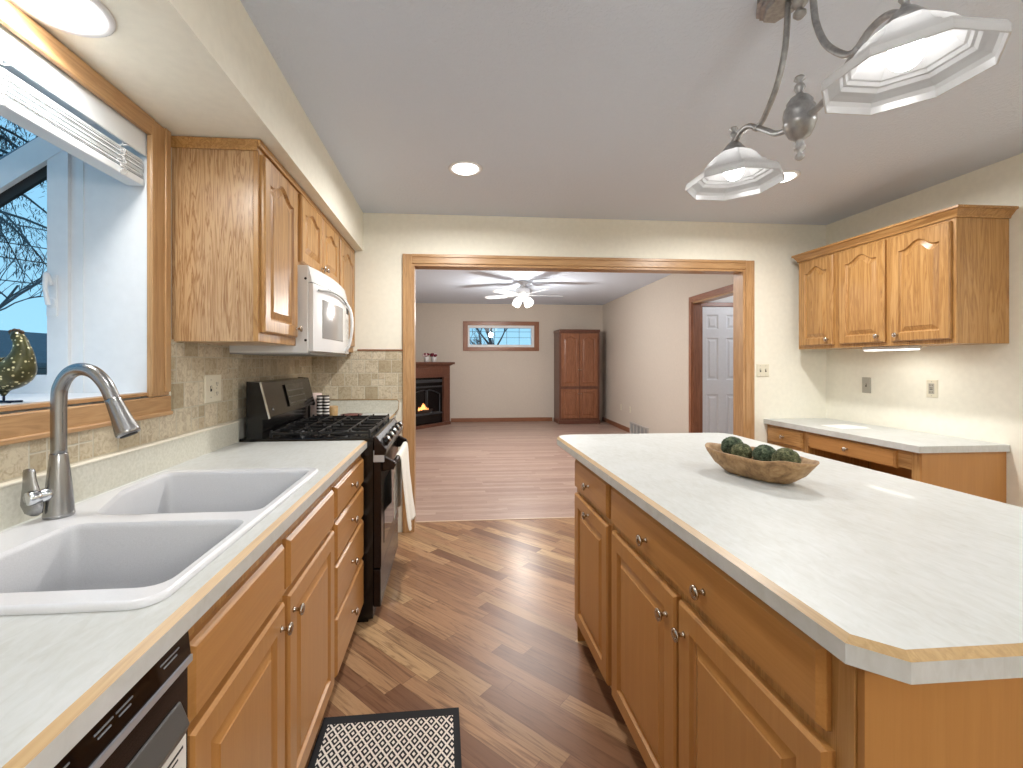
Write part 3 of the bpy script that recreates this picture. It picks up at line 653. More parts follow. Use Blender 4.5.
# outlets and switches
def plate(label, cat, name, c, U, N, gangs=1, kind='outlet', mat='plate', ws=.07, hs=.115, group=None):
    c, U, N = V(c), V(U), V(N); t_ = thing(name, label, cat, tuple(c), group); wd = ws + (gangs - 1) * .046
    b = MB()
    def rg(i, n_): return [c + U * a + UZ * d_ + N * n_ for a, d_ in ((-wd / 2 + i, -hs / 2 + i), (wd / 2 - i, -hs / 2 + i), (wd / 2 - i, hs / 2 - i), (-wd / 2 + i, hs / 2 - i))]
    b.grid([rg(0, 0), rg(0, .003), rg(.004, .006)], 0, True, False, True, True); b.build('cover_plate', M[mat], t_)
    for g in range(gangs):
        off = (g - (gangs - 1) / 2) * .046; k = kind if isinstance(kind, str) else kind[g]
        if k == 'outlet':
            for dz in (-.021, .021):
                b = MB(); b.obox(c, U, UZ, N, (off - .0165, off + .0165), (dz - .014, dz + .014), (.006, .0085)); r_ = b.build('receptacle', M[mat], t_, bevel=.002)
                b = MB(); b.obox(c, U, UZ, N, (off - .008, off - .0055), (dz - .005, dz + .006), (.0085, .0089)); b.obox(c, U, UZ, N, (off + .0055, off + .008), (dz - .005, dz + .006), (.0085, .0089)); b.obox(c, U, UZ, N, (off - .002, off + .002), (dz - .011, dz - .007), (.0085, .0089)); b.build('slot', M['slot'], r_)
        elif k == 'gfci':
            b = MB(); b.obox(c, U, UZ, N, (off - .017, off + .017), (-.034, .034), (.006, .009)); r_ = b.build('receptacle', M['plate_grey'], t_, bevel=.002)
            b = MB()
            for dz in (-.022, .022): b.obox(c, U, UZ, N, (off - .008, off - .0055), (dz - .005, dz + .005), (.009, .0094)); b.obox(c, U, UZ, N, (off + .0055, off + .008), (dz - .005, dz + .005), (.009, .0094))
            for dz in (-.005, .005): b.obox(c, U, UZ, N, (off - .009, off + .009), (dz - .002, dz + .002), (.009, .0094))
            b.build('slot', M['slot'], r_)
        else:
            b = MB(); b.obox(c, U, UZ, N, (off - .005, off + .005), (-.012, .012), (.006, .0075)); b.build('slot', M['slot'], t_)
            b = MB(); b.obox(c + UZ * .004, U, UZ, N, (off - .0035, off + .0035), (-.004, .006), (.006, .016)); b.build('toggle', M[mat], t_)
        for dz in ((-.038, .038) if k == 'toggle' else (0,) if k == 'outlet' else (-.045, .045)):
            b = MB(); b.lathe([(.003, 0), (.003, .001), (0, .0012)], c + U * off + UZ * dz + N * .006, N, 8)
            b.build('screw', M['plate_grey'], t_)
    return t_
plate('ivory double plate with outlet and switch on the tiled backsplash', 'outlet', 'wall_outlet', (XL + .0092, 2.06, 1.185), (0, 1, 0), (1, 0, 0), 2, ('toggle', 'outlet'), ws=.09, hs=.12)
plate('ivory double switch plate on the wall beside the cased opening', 'light switch', 'light_switch', (2.553, YE - .0002, 1.235), (1, 0, 0), (0, -1, 0), 2, 'toggle', 'plate', ws=.062, hs=.105)
plate('grey outlet under the oak wall cabinets, closer to the room corner', 'outlet', 'wall_outlet', (XR - .0002, 3.125, 1.13), (0, -1, 0), (-1, 0, 0), 1, 'toggle', 'plate_grey')
plate('ivory rocker-slotted outlet under the end of the oak wall cabinets', 'outlet', 'wall_outlet', (XR - .0002, 2.665, 1.13), (0, -1, 0), (-1, 0, 0), 1, 'gfci', 'plate')
for yy, lab in ((8.1, 'small ivory outlet low on the living room wall nearer the floor grille'), (8.62, 'small ivory outlet low on the living room wall nearer the armoire')):
    c_ = Pn + LD * s_of_y(yy) + UZ * .43 - LN * .0002
    plate(lab, 'outlet', 'wall_outlet', tuple(c_), tuple(-LD), tuple(-LN), 1, 'outlet', 'plate')

# ------------------------------------------------------------------ window over the sink (garden window)
w1 = root('window_1', (XL, 1.04, WZ0))
def wp(name, mat, *d, bevel=0): return boxp(name, mat, w1, *d, bevel=bevel)
b = MB(); b.box(XL, XL + .014, WY1 - .018, WY1 + .085, WZ0 - .012, 2.147); b.box(XL + .014, XL + .021, WY1 + .055, WY1 + .085, WZ0, 2.147); b.box(XL + .014, XL + .019, WY1 - .018, WY1 + .0, WZ0, WZ1); b.build('casing', M['casing_z'], w1, bevel=.004)
b = MB(); b.box(XL, XL + .018, WY0 - .119, WY0, WZ0 - .085, 2.147); b.build('casing', M['casing_z'], w1, bevel=.004)
b = MB(); b.box(XL, XL + .018, WY0, WY1, 2.085, 2.147); b.build('head_casing', M['casing_y'], w1, bevel=.004)
b = MB(); b.box(XL, XL + .016, WY0, WY1 + .095, WZ0 - .085, WZ0 - .014); b.box(XL, XL + .023, WY0 - .119, WY1 + .095, WZ0 - .085, WZ0 - .070); b.build('apron', M['casing_y'], w1, bevel=.004)
wp('seat_nosing', M['casing_y'], XL - .03, XL + .005, WY0, WY1, WZ0 - .008, WZ0 + .004, bevel=.002)
XO = -1.80; gz0, gz1 = 2.11, 1.80      # roof slope
wp('seat_board', M['white_paint'], XO, XL - .03, WY0, WY1, WZ0 - .02, WZ0 + .003)
wp('jamb_liner', M['white_paint'], WT, XL, WY1 - .004, WY1, WZ0, WZ1); wp('jamb_liner', M['white_paint'], WT, XL, WY0, WY0 + .004, WZ0, WZ1)
wp('head_liner', M['white_paint'], WT - .05, XL, WY0, WY1, WZ1 - .004, WZ1)
for ys, nm in ((WY1, 1), (WY0, -1)):
    y0, y1 = (ys - .002, ys + .045) if nm > 0 else (ys - .045, ys + .002)
    b = MB(); b.box(-1.282, WT, y0 - .006 if nm > 0 else y0, y1 if nm > 0 else y1 + .006, WZ0 - .02, WZ1 + .02); b.box(-1.300, -1.282, y0, y1, WZ0 - .02, WZ1 + .02)
    # sash with sloping head
    ya, yb = (ys - .016, ys + .03) if nm > 0 else (ys - .03, ys + .016)
    b.box(-1.366, -1.300, ya, yb, WZ0, 2.125)
    b.box(XO + .06, -1.366, ya, yb, WZ0, 1.255)
    b.box(XO, XO + .06, ya, yb, WZ0, 1.80)
    sl = lambda x: 2.115 + (x + 1.32) * .70
    b.prism([(-1.298, ya - .002, sl(-1.30)), (-1.298, ya - .002, sl(-1.30) - .095), (XO + .001, ya - .002, sl(XO) - .095), (XO + .001, ya - .002, sl(XO))], (0, yb - ya + .004, 0))
    fr = b.build('side_frame', M['white_paint'], w1)
    b = MB(); yg = (ya + yb) / 2; b.poly([(-1.366, yg, 1.255), (XO + .06, yg, 1.255), (XO + .06, yg, sl(XO + .06) - .095), (-1.366, yg, sl(-1.366) - .095)]); b.build('pane', M['glass'], fr)
    if nm > 0:
        b = MB(); b.prism([(-1.366, yg - .006, sl(-1.366) - .093), (-1.366, yg - .006, sl(-1.366) - .135), (XO + .06, yg - .006, sl(XO + .06) - .135), (XO + .06, yg - .006, sl(XO + .06) - .093)], (0, .012, 0)); b.build('glazing_seal', M['slot'], fr)
        b = MB(); b.lathe([(.001, 0), (.016, 0), (.018, .006), (.014, .010), (0, .010)], (-1.347, ya, 1.50), (0, -1, 0), 18)
        b.obox((-1.347, ya, 1.53), (1, 0, 0), (0, 0, 1), (0, -1, 0), (-.016, .016), (-.075, .065), (0, .006)); b.tube(spline([(-1.347, ya - .008, 1.56), (-1.345, ya - .028, 1.595), (-1.342, ya - .036, 1.55), (-1.335, ya - .034, 1.49)], 6), .007, 10)
        b.build('crank_latch', M['white_paint'], fr, bevel=.003)
# front (outer) frame + glass, sloped roof glass with rafters
b = MB(); b.box(XO - .05, XO, WY0 - .03, WY1 + .03, WZ0 - .05, 1.25); b.box(XO - .05, XO, WY0 - .03, WY1 + .03, 1.72, 1.79)
for y in (WY0, 1.02, WY1): b.box(XO - .05, XO, y - .03, y + .03, 1.25, 1.72)
f1 = b.build('front_frame', M['white_paint'], w1)
b = MB(); b.poly([(XO - .02, WY0, 1.25), (XO - .02, WY1, 1.25), (XO - .02, WY1, 1.72), (XO - .02, WY0, 1.72)]); b.build('pane', M['glass'], f1)
b = MB(); rs = (2.14 - 1.79) / (-1.30 - XO)
for y in (WY0, 1.02, WY1 + .03): b.prism([(-1.27, y - .03, 2.16), (-1.27, y - .03, 2.12), (XO - .04, y - .03, 1.76), (XO - .04, y - .03, 1.80)], (0, .03, 0))
f2 = b.build('roof_frame', plain('grey_window_bar', (120, 130, 142), .4), w1)
b = MB(); b.poly([(-1.27, WY0, 2.15), (-1.27, WY1, 2.15), (XO - .04, WY1, 1.79), (XO - .04, WY0, 1.79)]); b.build('pane', M['glass'], f2)
# blind, raised
bl = thing('window_blind', 'white horizontal blind raised to the top of the kitchen window', 'blind', (XL - .035, 1.04, 2.10))
BY0, BY1 = WY0 + .01, WY1 - .01
b = MB(); b.box(XL - .012, XL - .004, BY0, BY1, 2.012, 2.118); b.box(XL - .004, XL + .0, BY0, BY1, 2.100, 2.112); b.build('valance', M['blind'], bl, bevel=.002)
boxp('headrail', M['blind'], bl, XL - .062, XL - .016, BY0, BY1, 2.072, 2.12)
b = MB()
for i in range(19):
    z = 1.935 + i * .0034; dx = .003 * sin(i * 1.7)
    b.prism([(XL - .066 + dx, BY0 + .004, z), (XL - .014 + dx, BY0 + .004, z + .0008), (XL - .014 + dx, BY0 + .004, z + .003), (XL - .066 + dx, BY0 + .004, z + .0022)], (0, BY1 - BY0 - .008, 0))
b.build('slats', M['blind'], bl)
boxp('bottom_rail', M['blind'], bl, XL - .066, XL - .012, BY0 + .002, BY1 - .002, 1.908, 1.932, bevel=.003)
for yc_ in (1.545, 1.15, .62):
    b = MB()
    pts = [(XL - .008, yc_, 2.01)]
    for k in range(26): pts.append((XL - .009 + .006 * sin(k * 2.1), yc_ + .022 * sin(k * 1.9) * cos(k * .7), 2.0 - k * .0035 + .012 * sin(k * 1.3)))
    b.tube(spline(pts, 3), .0016, 5)
    b.build('lift_cord', M['cord'], bl)

# rooster / guinea hen figurine
gh = thing('rooster_figurine', 'speckled dark green metal hen figurine standing on the window seat', 'figurine', (-1.135, 1.25, WZ0 + .004))
n = NT('speckled_green_metal'); vo = n.node('ShaderNodeTexVoronoi', {'Vector': n.obj(), 'Scale': 95.}).outputs['Distance']
n.set(color=n.mix(n.ramp(vo, [(.2, (1, 1, 1)), (.3, (0, 0, 0))]), n.ramp(n.noise(n.obj(), 40, 3), [(.3, srgb(44, 46, 26)), (.7, srgb(84, 84, 50))]), srgb(206, 200, 160)), rough=.35, metal=.3); M['hen'] = n.mat
hx, hy, hz = -1.135, 1.25, WZ0
prof = [(-.130, .105, .006), (-.118, .098, .018), (-.085, .088, .034), (-.04, .080, .042), (.0, .078, .044), (.026, .088, .040), (.036, .110, .030), (.040, .132, .022), (.038, .150, .0165), (.034, .165, .0145), (.026, .177, .014), (.018, .181, .007), (.008, .181, .002)]
b = MB(); b.tube(spline([(hx + x, hy, hz + z) for x, z, r in prof], 4), [r for i in range(len(prof) - 1) for r in [prof[i][2] + (prof[i + 1][2] - prof[i][2]) * k / 4 for k in range(4)]] + [prof[-1][2]], 18)
b.tube([(hx - .0, hy, hz + .055), (hx - .004, hy, hz + .035), (hx - .004, hy, hz + .022)], [.026, .012, .004], 12); bd_ = b.build('body', M['hen'], gh)
b = MB()
for k in range(4): b.ball((hx + .018 + .008 * k - .004, hy, hz + .186 + .003 * sin(k * 1.2)), .006, 0, 10, 6)
b.build('comb', plain('dark_comb', (60, 42, 24), .5), bd_)
b = MB(); b.tube([(hx - .004, hy, hz + .03), (hx - .004, hy, hz + .010)], .0028, 8); b.tube([(hx - .035, hy - .01, hz + .007), (hx + .03, hy + .012, hz + .007)], .003, 8); b.tube([(hx - .03, hy + .015, hz + .007), (hx + .025, hy - .015, hz + .007)], .003, 8); b.build('stand', plain('dark_blue_metal', (34, 46, 70), .4, .6), gh)
b = MB(); b.lathe([(.001, 0), (.009, 0), (.011, .03), (.014, .036), (.012, .038), (.001, .037)], (hx - .055, hy + .015, hz + .115), (-.2, 0, 1), 14); b.build('tail_vase', M['white_paint'], gh)

# ------------------------------------------------------------------ LEFT WALL CABINETS
XU = -.73
def upper(name, label, y0, y1, z0, z1, doors, end_panel=False, sign=1, xb=XL, xf=XU, group=None):
    N = V((sign, 0, 0)); t_ = thing(name, label, 'cabinet', ((xb + xf) / 2, (y0 + y1) / 2, z0), group)
    a, c = sorted((xb + sign * .002, xf - sign * .019)); b = MB(); b.box(a, c, y0 + .0008, y1 - .0008, z0, z1); b.build('carcass', M['oak_panel'] if end_panel else M['oak_z'], t_)
    a, c = sorted((xf - sign * .019, xf)); b = MB(); b.box(a, c, y0 + .0008, y1 - .0008, z0, z1); b.build('face_frame', M['oak_z'], t_, bevel=.0015)
    for dy0, dy1, dz0, dz1, ky, kz in doors:
        b = MB(); O = (xf, dy0, dz0) if sign > 0 else (xf, dy1, dz0); U = (0, sign, 0)
        panel_door(b, O, U, (0, 0, 1), N, dy1 - dy0, dz1 - dz0, arch=True, rise=.045 if dz1 - dz0 > .4 else .03, stile=.052)
        o = b.build('door', M['oak_z'], t_); knob(o, (xf + sign * .019, ky, kz), N)
    return t_
upper('wall_cabinet', 'tall oak wall cabinet with arched door beside the window', 1.783, 2.205, 1.378, 2.147, [(1.802, 2.178, 1.415, 2.10, 2.155, 1.455)], True)
boxp('top_strip', M['oak_y'], bpy.data.objects['wall_cabinet'], XL + .002, XU, 1.776, 1.783, 2.105, 2.147)
upper('wall_cabinet', 'short two-door oak wall cabinet above the white microwave', 2.206, 2.985, 1.768, 2.147, [(2.236, 2.588, 1.785, 2.112, 2.565, 1.82), (2.604, 2.965, 1.785, 2.112, 2.628, 1.82)])
upper('wall_cabinet', 'narrow oak wall cabinet between the microwave and the end wall', 2.986, 3.485, 1.378, 2.147, [(3.01, 3.45, 1.415, 2.112, 3.035, 1.455)])
b = MB(); b.box(XU, XU + .012, 1.776, 3.485, 2.118, 2.147); o = b.build('crown_molding', M['oak_y'], bevel=.003)
tag(o, 'thin oak molding along the top of the cabinets beside the kitchen window', 'molding')

# microwave
mw = thing('microwave', 'white over-the-range microwave with curved door', 'microwave', (-.84, 2.6, 1.345))
MY0, MY1, MX = 2.212, 2.972, -.675
boxp('housing', M['appl_white'], mw, XL + .002, MX, MY0, MY1, 1.345, 1.765, bevel=.004)
def mfront(z): return .012 + .030 * max(0, 1 - ((z - 1.53) / .25) ** 2)
def curved(name, mat, y0, y1, z0, z1, off0, off1, parent, ny=14, nz=8):
    b = MB(); rings = []
    for i in range(ny + 1):
        y = y0 + (y1 - y0) * i / ny; f = (y - MY0) / (MY1 - MY0); bow = .028 * sin(pi * min(1, max(0, f))) ** .8
        loop = []
        for j in range(nz + 1):
            z = z0 + (z1 - z0) * j / nz; top = .022 * max(0, (z - 1.66) / .105) ** 1.5
            loop.append((MX + .022 + bow - top + off1, y, z))
        for j in range(nz, -1, -1):
            z = z0 + (z1 - z0) * j / nz; top = .022 * max(0, (z - 1.66) / .105) ** 1.5
            loop.append((max(MX, MX + .022 + bow - top + off0) if off0 > -.03 else MX, y, z))
        rings.append(loop)
    b.grid(rings, closed=True, smooth=False, cap0=True, cap1=True)
    return b.build(name, mat, parent, bevel=.002)
dr = curved('door', M['appl_white'], MY0 + .004, 2.79, 1.352, 1.68, -.05, 0, mw)
curved('vent_grille', M['appl_white'], MY0 + .004, MY1 - .002, 1.684, 1.762, -.05, -.004, mw)
curved('control_panel', M['appl_white'], 2.793, MY1 - .002, 1.352, 1.68, -.05, 0, mw)
curved('window', M['mw_glass'], 2.32, 2.70, 1.42, 1.615, -.001, .0022, dr)
curved('display', M['slot'], 2.835, 2.935, 1.60, 1.635, -.001, .0022, mw, 4, 2)
b = MB()
for i in range(6):
    for j in range(3):
        y = 2.845 + j * .034; f = (y - MY0) / (MY1 - MY0); x = MX + .022 + .028 * sin(pi * f) ** .8
        b.box(x - .002, x + .0012, y - .011, y + .011, 1.40 + i * .03, 1.416 + i * .03)
b.build('buttons', M['appl_grey'], mw)
b = MB(); b.tube(spline([(MX + .040, 2.775, 1.362), (MX + .066, 2.78, 1.40), (MX + .084, 2.78, 1.50), (MX + .078, 2.78, 1.60), (MX + .040, 2.775, 1.676)], 6), .009, 12); b.build('handle', M['appl_white'], dr)
b = MB(); b.tube(spline([(MX + .035, 2.26, 1.652), (MX + .056, 2.42, 1.668), (MX + .06, 2.6, 1.668), (MX + .053, 2.78, 1.652)], 6), .005, 8); b.build('arched_rib', M['appl_grey'], dr)
boxp('base_plate', M['appl_grey'], mw, XL + .01, MX + .01, MY0 + .004, MY1 - .004, 1.338, 1.346)
for z in (1.70, 1.405):
    b = MB(); b.lathe([(.006, 0), (.006, .003), (0, .004)], (MX - .012, MY0, z), (0, -1, 0), 10)
    b.build('screw', M['slot'], mw)

# ------------------------------------------------------------------ ISLAND
XI = .59; NXn = V((-1, 0, 0)); UYn = V((0, -1, 0))
def ifront(parent, name, y0, y1, z0, z1, kns=(), door=False, mat=None):
    b = MB()
    if door: panel_door(b, (XI, y1, z0), UYn, UZ, NXn, y1 - y0, z1 - z0, stile=.055)
    else: slab_front(b, (XI, y1, z0), UYn, UZ, NXn, y1 - y0, z1 - z0)
    o = b.build(name, mat or (M['maple'] if door else M['oak_y']), parent)
    for k in kns: knob(o, (XI - .019, k[0], k[1]), NXn, .0165)
    return o
def icarcass(parent, y0, y1):
    boxp('carcass', M['maple'], parent, XI + .019, 1.19, y0 + .0008, y1 - .0008, .1, .875)
    boxp('face_frame', M['oak_z'], parent, XI, XI + .019, y0 + .0008, y1 - .0008, .1, .875)
    boxp('toe_kick', M['oak_y'], parent, XI + .07, 1.15, y0 + .0008, y1 - .0008, 0, .1)
i1 = thing('island_cabinet', 'wide oak island cabinet with long drawer and two doors', 'cabinet', (.89, 1.1, 0))
icarcass(i1, .612, 1.588)
ifront(i1, 'drawer', .652, 1.567, .725, .855, ((1.272, .778), (.974, .778)), False, M['maple_y'])
ifront(i1, 'door', 1.106, 1.560, .115, .70, ((1.15, .63),), True); ifront(i1, 'door', .645, 1.090, .115, .70, ((1.06, .63),), True)
boxp('end_panel', M['maple'], i1, XI + .004, 1.19, .600, .612, .0, .875)
i2 = thing('island_cabinet', 'narrow oak island cabinet with one small drawer over a pull-out door', 'cabinet', (.89, 1.82, 0))
icarcass(i2, 1.589, 2.055)
ifront(i2, 'drawer', 1.605, 2.035, .725, .855, ((1.82, .785),), False, M['maple_y']); ifront(i2, 'door', 1.605, 2.035, .115, .70, ((1.82, .665),), True)
boxp('end_panel', M['maple'], i2, XI + .004, 1.19, 2.055, 2.067, .0, .875)
boxp('back_panel', M['maple'], i2, 1.19, 1.202, 1.589, 2.067, 0, .875)
boxp('back_panel', M['maple'], i1, 1.19, 1.202, .600, 1.588, 0, .875)
ic = thing('island_countertop', 'large white laminate island countertop with oak edge and clipped corners', 'countertop', (1.03, 1.42, .876))
lp = [(.60, .54), (1.47, .54), (1.52, .585), (1.52, 2.28)] + [(1.52 - .09 + .09 * cos(a), 2.28 + .09 * sin(a)) for a in (pi / 8, pi / 4, 3 * pi / 8, pi / 2)] + [(.64 + .09 * cos(a), 2.28 + .09 * sin(a)) for a in (pi / 2, 5 * pi / 8, 3 * pi / 4, 7 * pi / 8, pi)] + [(.55, .585)]
countertop('slab', lp, [], .914, .038, ic)

# dough bowl with moss balls
bc = V((1.024, 1.428, .9145)); ang = math.atan2(.36, -.118); ca, sa = cos(ang), sin(ang)
bw = MB(); NB = 40
def bring(l, wd, z, wav=0, tip=0):
    r = []
    for j in range(NB):
        a = 2 * pi * j / NB; c_, s_ = cos(a), sin(a)
        x = l * (abs(c_) ** .75) * (1 if c_ >= 0 else -1); y = wd * (abs(s_) ** .9) * (1 if s_ >= 0 else -1)
        zz = z + wav * (.6 * sin(3 * a + .5) + .5 * sin(5 * a + 2) + .35 * sin(9 * a)) + tip * abs(c_) ** 3
        r.append((bc.x + x * ca - y * sa, bc.y + x * sa + y * ca, bc.z + zz))
    return r
bw.grid([bring(.080, .035, 0), bring(.110, .05, .004), bring(.150, .074, .030, .0, .004), bring(.178, .088, .062, .002, .010), bring(.185, .091, .078, .0045, .004), bring(.179, .086, .079, .0045, .004), bring(.168, .079, .064, .002, .006), bring(.138, .062, .030, 0, .003), bring(.085, .035, .012)], smooth=True, cap0=True, cap1=True)
n = NT('dough_bowl_wood'); f = n.noise(n.obj(), 14, 5, .6, 1.5); g = n.noise(n.obj(), 60, 3, .6)
n.set(color=n.ramp(n.m('ADD', n.m('MULTIPLY', f, .7), n.m('MULTIPLY', g, .3)), [(.35, srgb(112, 82, 50)), (.5, srgb(156, 122, 82)), (.65, srgb(186, 154, 112))]), rough=.6); n.bump(f, .2, .003)
o = bw.build('dough_bowl', n.mat); tag(o, 'long carved wooden dough bowl on the island holding moss balls', 'bowl')
n = NT('moss'); f = n.noise(n.obj(), 90, 4, .7)
n.set(color=n.ramp(f, [(.35, srgb(32, 42, 30)), (.52, srgb(72, 86, 64)), (.7, srgb(126, 134, 106))]), rough=.95); n.bump(f, 1., .01); M['moss'] = n.mat
n = NT('moss_olive'); f = n.noise(n.obj(), 90, 4, .7)
n.set(color=n.ramp(f, [(.35, srgb(44, 50, 32)), (.52, srgb(92, 96, 64)), (.7, srgb(142, 140, 104))]), rough=.95); n.bump(f, 1., .01); M['moss2'] = n.mat
U_ = V((-ca, -sa, 0)); P_ = V((-sa, ca, 0))
for l_, p_, h_, r_, lab, mt in ((-.100, -.012, .078, .038, 'dark green moss ball at the far narrow tip of the dough bowl, the largest', 'moss'), (-.042, .018, .072, .033, 'small moss ball tucked second in the dough bowl behind the carved rim', 'moss2'), (.030, .002, .074, .036, 'bluish green moss ball third in line, mid dough bowl', 'moss'), (.098, .0, .072, .039, 'olive green moss ball at the near end of the dough bowl', 'moss2')):
    c_ = bc + U_ * l_ + P_ * p_ + UZ * (h_ + .004); b = MB(); b.ball(c_, r_, 0, 32, 22, (1, 1, .95), .045)
    o = b.build('moss_ball', M[mt], origin=tuple(c_)); tag(o, lab, 'moss ball', 'moss balls in the dough bowl')

# ------------------------------------------------------------------ RIGHT WALL CABINETS + DESK
XUR = 2.785
upper('wall_cabinet', 'narrow single-door oak wall cabinet next to the room corner above the desk', 3.022, 3.39, 1.405, 2.10, [(3.05, 3.362, 1.43, 2.085, 3.09, 1.47)], False, -1, XR, XUR)
upper('wall_cabinet', 'double-door oak wall cabinet with exposed side panel above the desk', 2.262, 3.021, 1.405, 2.10, [(2.66, 2.998, 1.43, 2.085, 2.70, 1.47), (2.282, 2.620, 1.43, 2.085, 2.575, 1.47)], False, -1, XR, XUR)
b = MB()
cpf = [(0, 2.1005), (.008, 2.1005), (.011, 2.112), (.024, 2.128), (.032, 2.140), (.042, 2.143), (.042, 2.156), (0, 2.156)]
def crow(o_, z): return [(XR - .002, 2.262 - o_, z), (XUR - o_, 2.262 - o_, z), (XUR - o_, 3.39 + o_ * .6, z), (XR - .002, 3.39 + o_ * .6, z)]
b.grid([crow(o_, z) for o_, z in cpf], cap0=True, cap1=True); o = b.build('crown_molding', M['oak_y']); tag(o, 'stepped oak crown molding along the top of the cabinets above the desk', 'molding')
ul = thing('under_cabinet_light', 'slim lit light fixture fixed under the oak cabinets above the desk', 'light', (2.93, 2.75, 1.375))
boxp('housing', M['white_paint'], ul, 2.83, 2.92, 2.56, 2.88, 1.384, 1.404, bevel=.003); boxp('diffuser', M['strip_lens'], ul, 2.836, 2.914, 2.57, 2.87, 1.378, 1.384)
lamp('under_cabinet_glow', 'AREA', ul, (2.875, 2.72, 1.374), P_UNDER, (1, .97, .90), shape='RECTANGLE', size=.07, size_y=.28)
dk = thing('desk', 'built-in oak desk with drawers against the cream wall beyond the island', 'desk', (2.83, 2.87, 0))
XD = 2.592
boxp('drawer_cabinet', M['oak_z'], dk, XD, XR - .002, 3.07, 3.488, .1, .80)
b = MB(); slab_front(b, (XD, 3.465, .665), UYn, UZ, NXn, .36, .118); o = b.build('drawer', M['oak_y'], dk); knob(o, (XD - .019, 3.285, .724), NXn)
b = MB(); panel_door(b, (XD, 3.465, .12), UYn, UZ, NXn, .36, .525); o = b.build('door', M['oak_z'], dk); knob(o, (XD - .019, 3.14, .6), NXn)
boxp('drawer_rail', M['oak_y'], dk, XD, XD + .019, 2.33, 3.07, .695, .80)
b = MB(); slab_front(b, (XD, 3.04, .685), UYn, UZ, NXn, .63, .10); o = b.build('pencil_drawer', M['maple_y'], dk); knob(o, (XD - .019, 2.725, .735), NXn)
boxp('end_cabinet', M['oak_z'], dk, XD, XR - .002, 2.287, 2.33, 0, .80)
boxp('end_panel', M['maple'], dk, XD, XR - .002, 2.275, 2.287, 0, .80)
boxp('modesty_panel', M['maple'], dk, XR - .02, XR - .002, 2.33, 3.07, 0, .80)
boxp('toe_kick', M['oak_y'], dk, XD + .06, XR - .01, 3.08, 3.48, 0, .1)
dc = thing('desk_countertop', 'white laminate desk top along the cream wall', 'countertop', (2.83, 2.86, .802))
countertop('slab', [(XR - .002, 2.26), (XR - .002, YE - .002), (2.56, YE - .002), (2.56, 2.26)], [], .84, .038, dc, wood=False)
b = MB(); b.poly([(2.70, 2.90, .8408), (2.93, 2.94, .8408), (2.93, 3.13, .8408), (2.69, 3.08, .8408)])
b = MB()
for k in range(2):
    z = .8405 + k * .0012; a = .12 * k
    b.obox((2.70 + .02 * k, 2.90 + .012 * k, z), (cos(a), sin(a), 0), (-sin(a), cos(a), 0), (0, 0, 1), (0, .22), (0, .17), (0, .001))
o = b.build('papers', plain('white_paper', (236, 236, 232), .7)); tag(o, 'two loose sheets of white paper lying on the desk top', 'paper')

# ------------------------------------------------------------------ CEILING LIGHTS
def can(label, x, y, z, r, power, group='recessed ceiling lights', lens='can_lens'):
    t_ = thing('recessed_light', label, 'ceiling light', (x, y, z), group)
    b = MB(); b.lathe([(r * 1.28, 0), (r * 1.28, .004), (r * 1.22, .008), (r, .006), (r * .94, .001)], (x, y, z), (0, 0, -1), 40); b.build('trim_ring', M['white_paint'], t_)
    b = MB(); b.lathe([(r * .93, 0), (r * .93, .004), (r * .8, .012), (r * .5, .018), (0, .021)], (x, y, z - .002), (0, 0, -1), 36); b.build('lens', M[lens], t_)
    lamp('can_beam', 'AREA', t_, (x, y, z - .026), power, WARM, shape='DISK', size=r * 1.9, spread=R(170)); return t_
can('round recessed light in the grey ceiling over the aisle before the cased opening', .09, 2.645, ZC, .078, P_CAN)
can('round recessed light in the grey ceiling partly behind the lower pendant shade', 2.03, 2.61, ZC, .078, P_CAN)
can('recessed light in the low soffit directly above the kitchen window', -.928, 1.15, SOFZ, .083, P_SOFFIT, lens='soffit_lens')
can('added unseen recessed light in the grey ceiling over the aisle beside the kitchen sink', .09, .55, ZC, .078, P_CAN * .25)  # added can out of view, brightens aisle and cabinet fronts
can('added unseen recessed light in the grey ceiling behind the island', 2.35, .75, ZC, .078, P_CAN * .75)  # added can out of view, brightens the right wall
dl = thing('fill_globe', 'added unseen fill globe hung behind the kitchen', 'fill light', (.95, -1.3, ZC))  # added glowing globe behind the camera, fills the kitchen with frontal light
b = MB(); b.lathe([(.06, 0), (.06, .02), (.006, .025), (.006, .52), (.03, .53)], (.95, -1.3, ZC), (0, 0, -1), 16); b.build('stem', M['pewter'], dl)
b = MB(); b.ball((.95, -1.3, 1.72), .20, 0, 24, 14); b.build('globe', emitter('fill_globe_glow', (1, .985, .96), P_FILL * .33), dl)

# island chandelier
CX, CY = 1.03, 1.25
ch = thing('island_chandelier', 'pewter island chandelier with scroll arms and two frosted octagonal glass shades', 'chandelier', (CX, CY, ZC))
b = MB()
def octr(x, y, rx, ry, z): return [(x + rx * a, y + ry * c_, z) for a, c_ in ((.45, -1), (1, -.62), (1, .62), (.45, 1), (-.45, 1), (-1, .62), (-1, -.62), (-.45, -1))]
b.grid([octr(CX, CY, .065, .15, ZC), octr(CX, CY, .065, .15, ZC - .014), octr(CX, CY, .055, .14, ZC - .016), octr(CX, CY, .055, .14, ZC - .028), octr(CX, CY, .045, .13, ZC - .030), octr(CX, CY, .043, .128, ZC - .042)], cap0=True, cap1=True); b.build('canopy', M['pewter'], ch)
b = MB(); b.lathe([(.012, 0), (.014, .01), (.008, .018), (.019, .03), (.022, .04), (.012, .052), (.008, .056), (.017, .066), (.017, .074), (.008, .084), (0, .086)], (CX, CY, ZC - .042), (0, 0, -1), 20); b.build('canopy_finial', M['pewter'], ch)
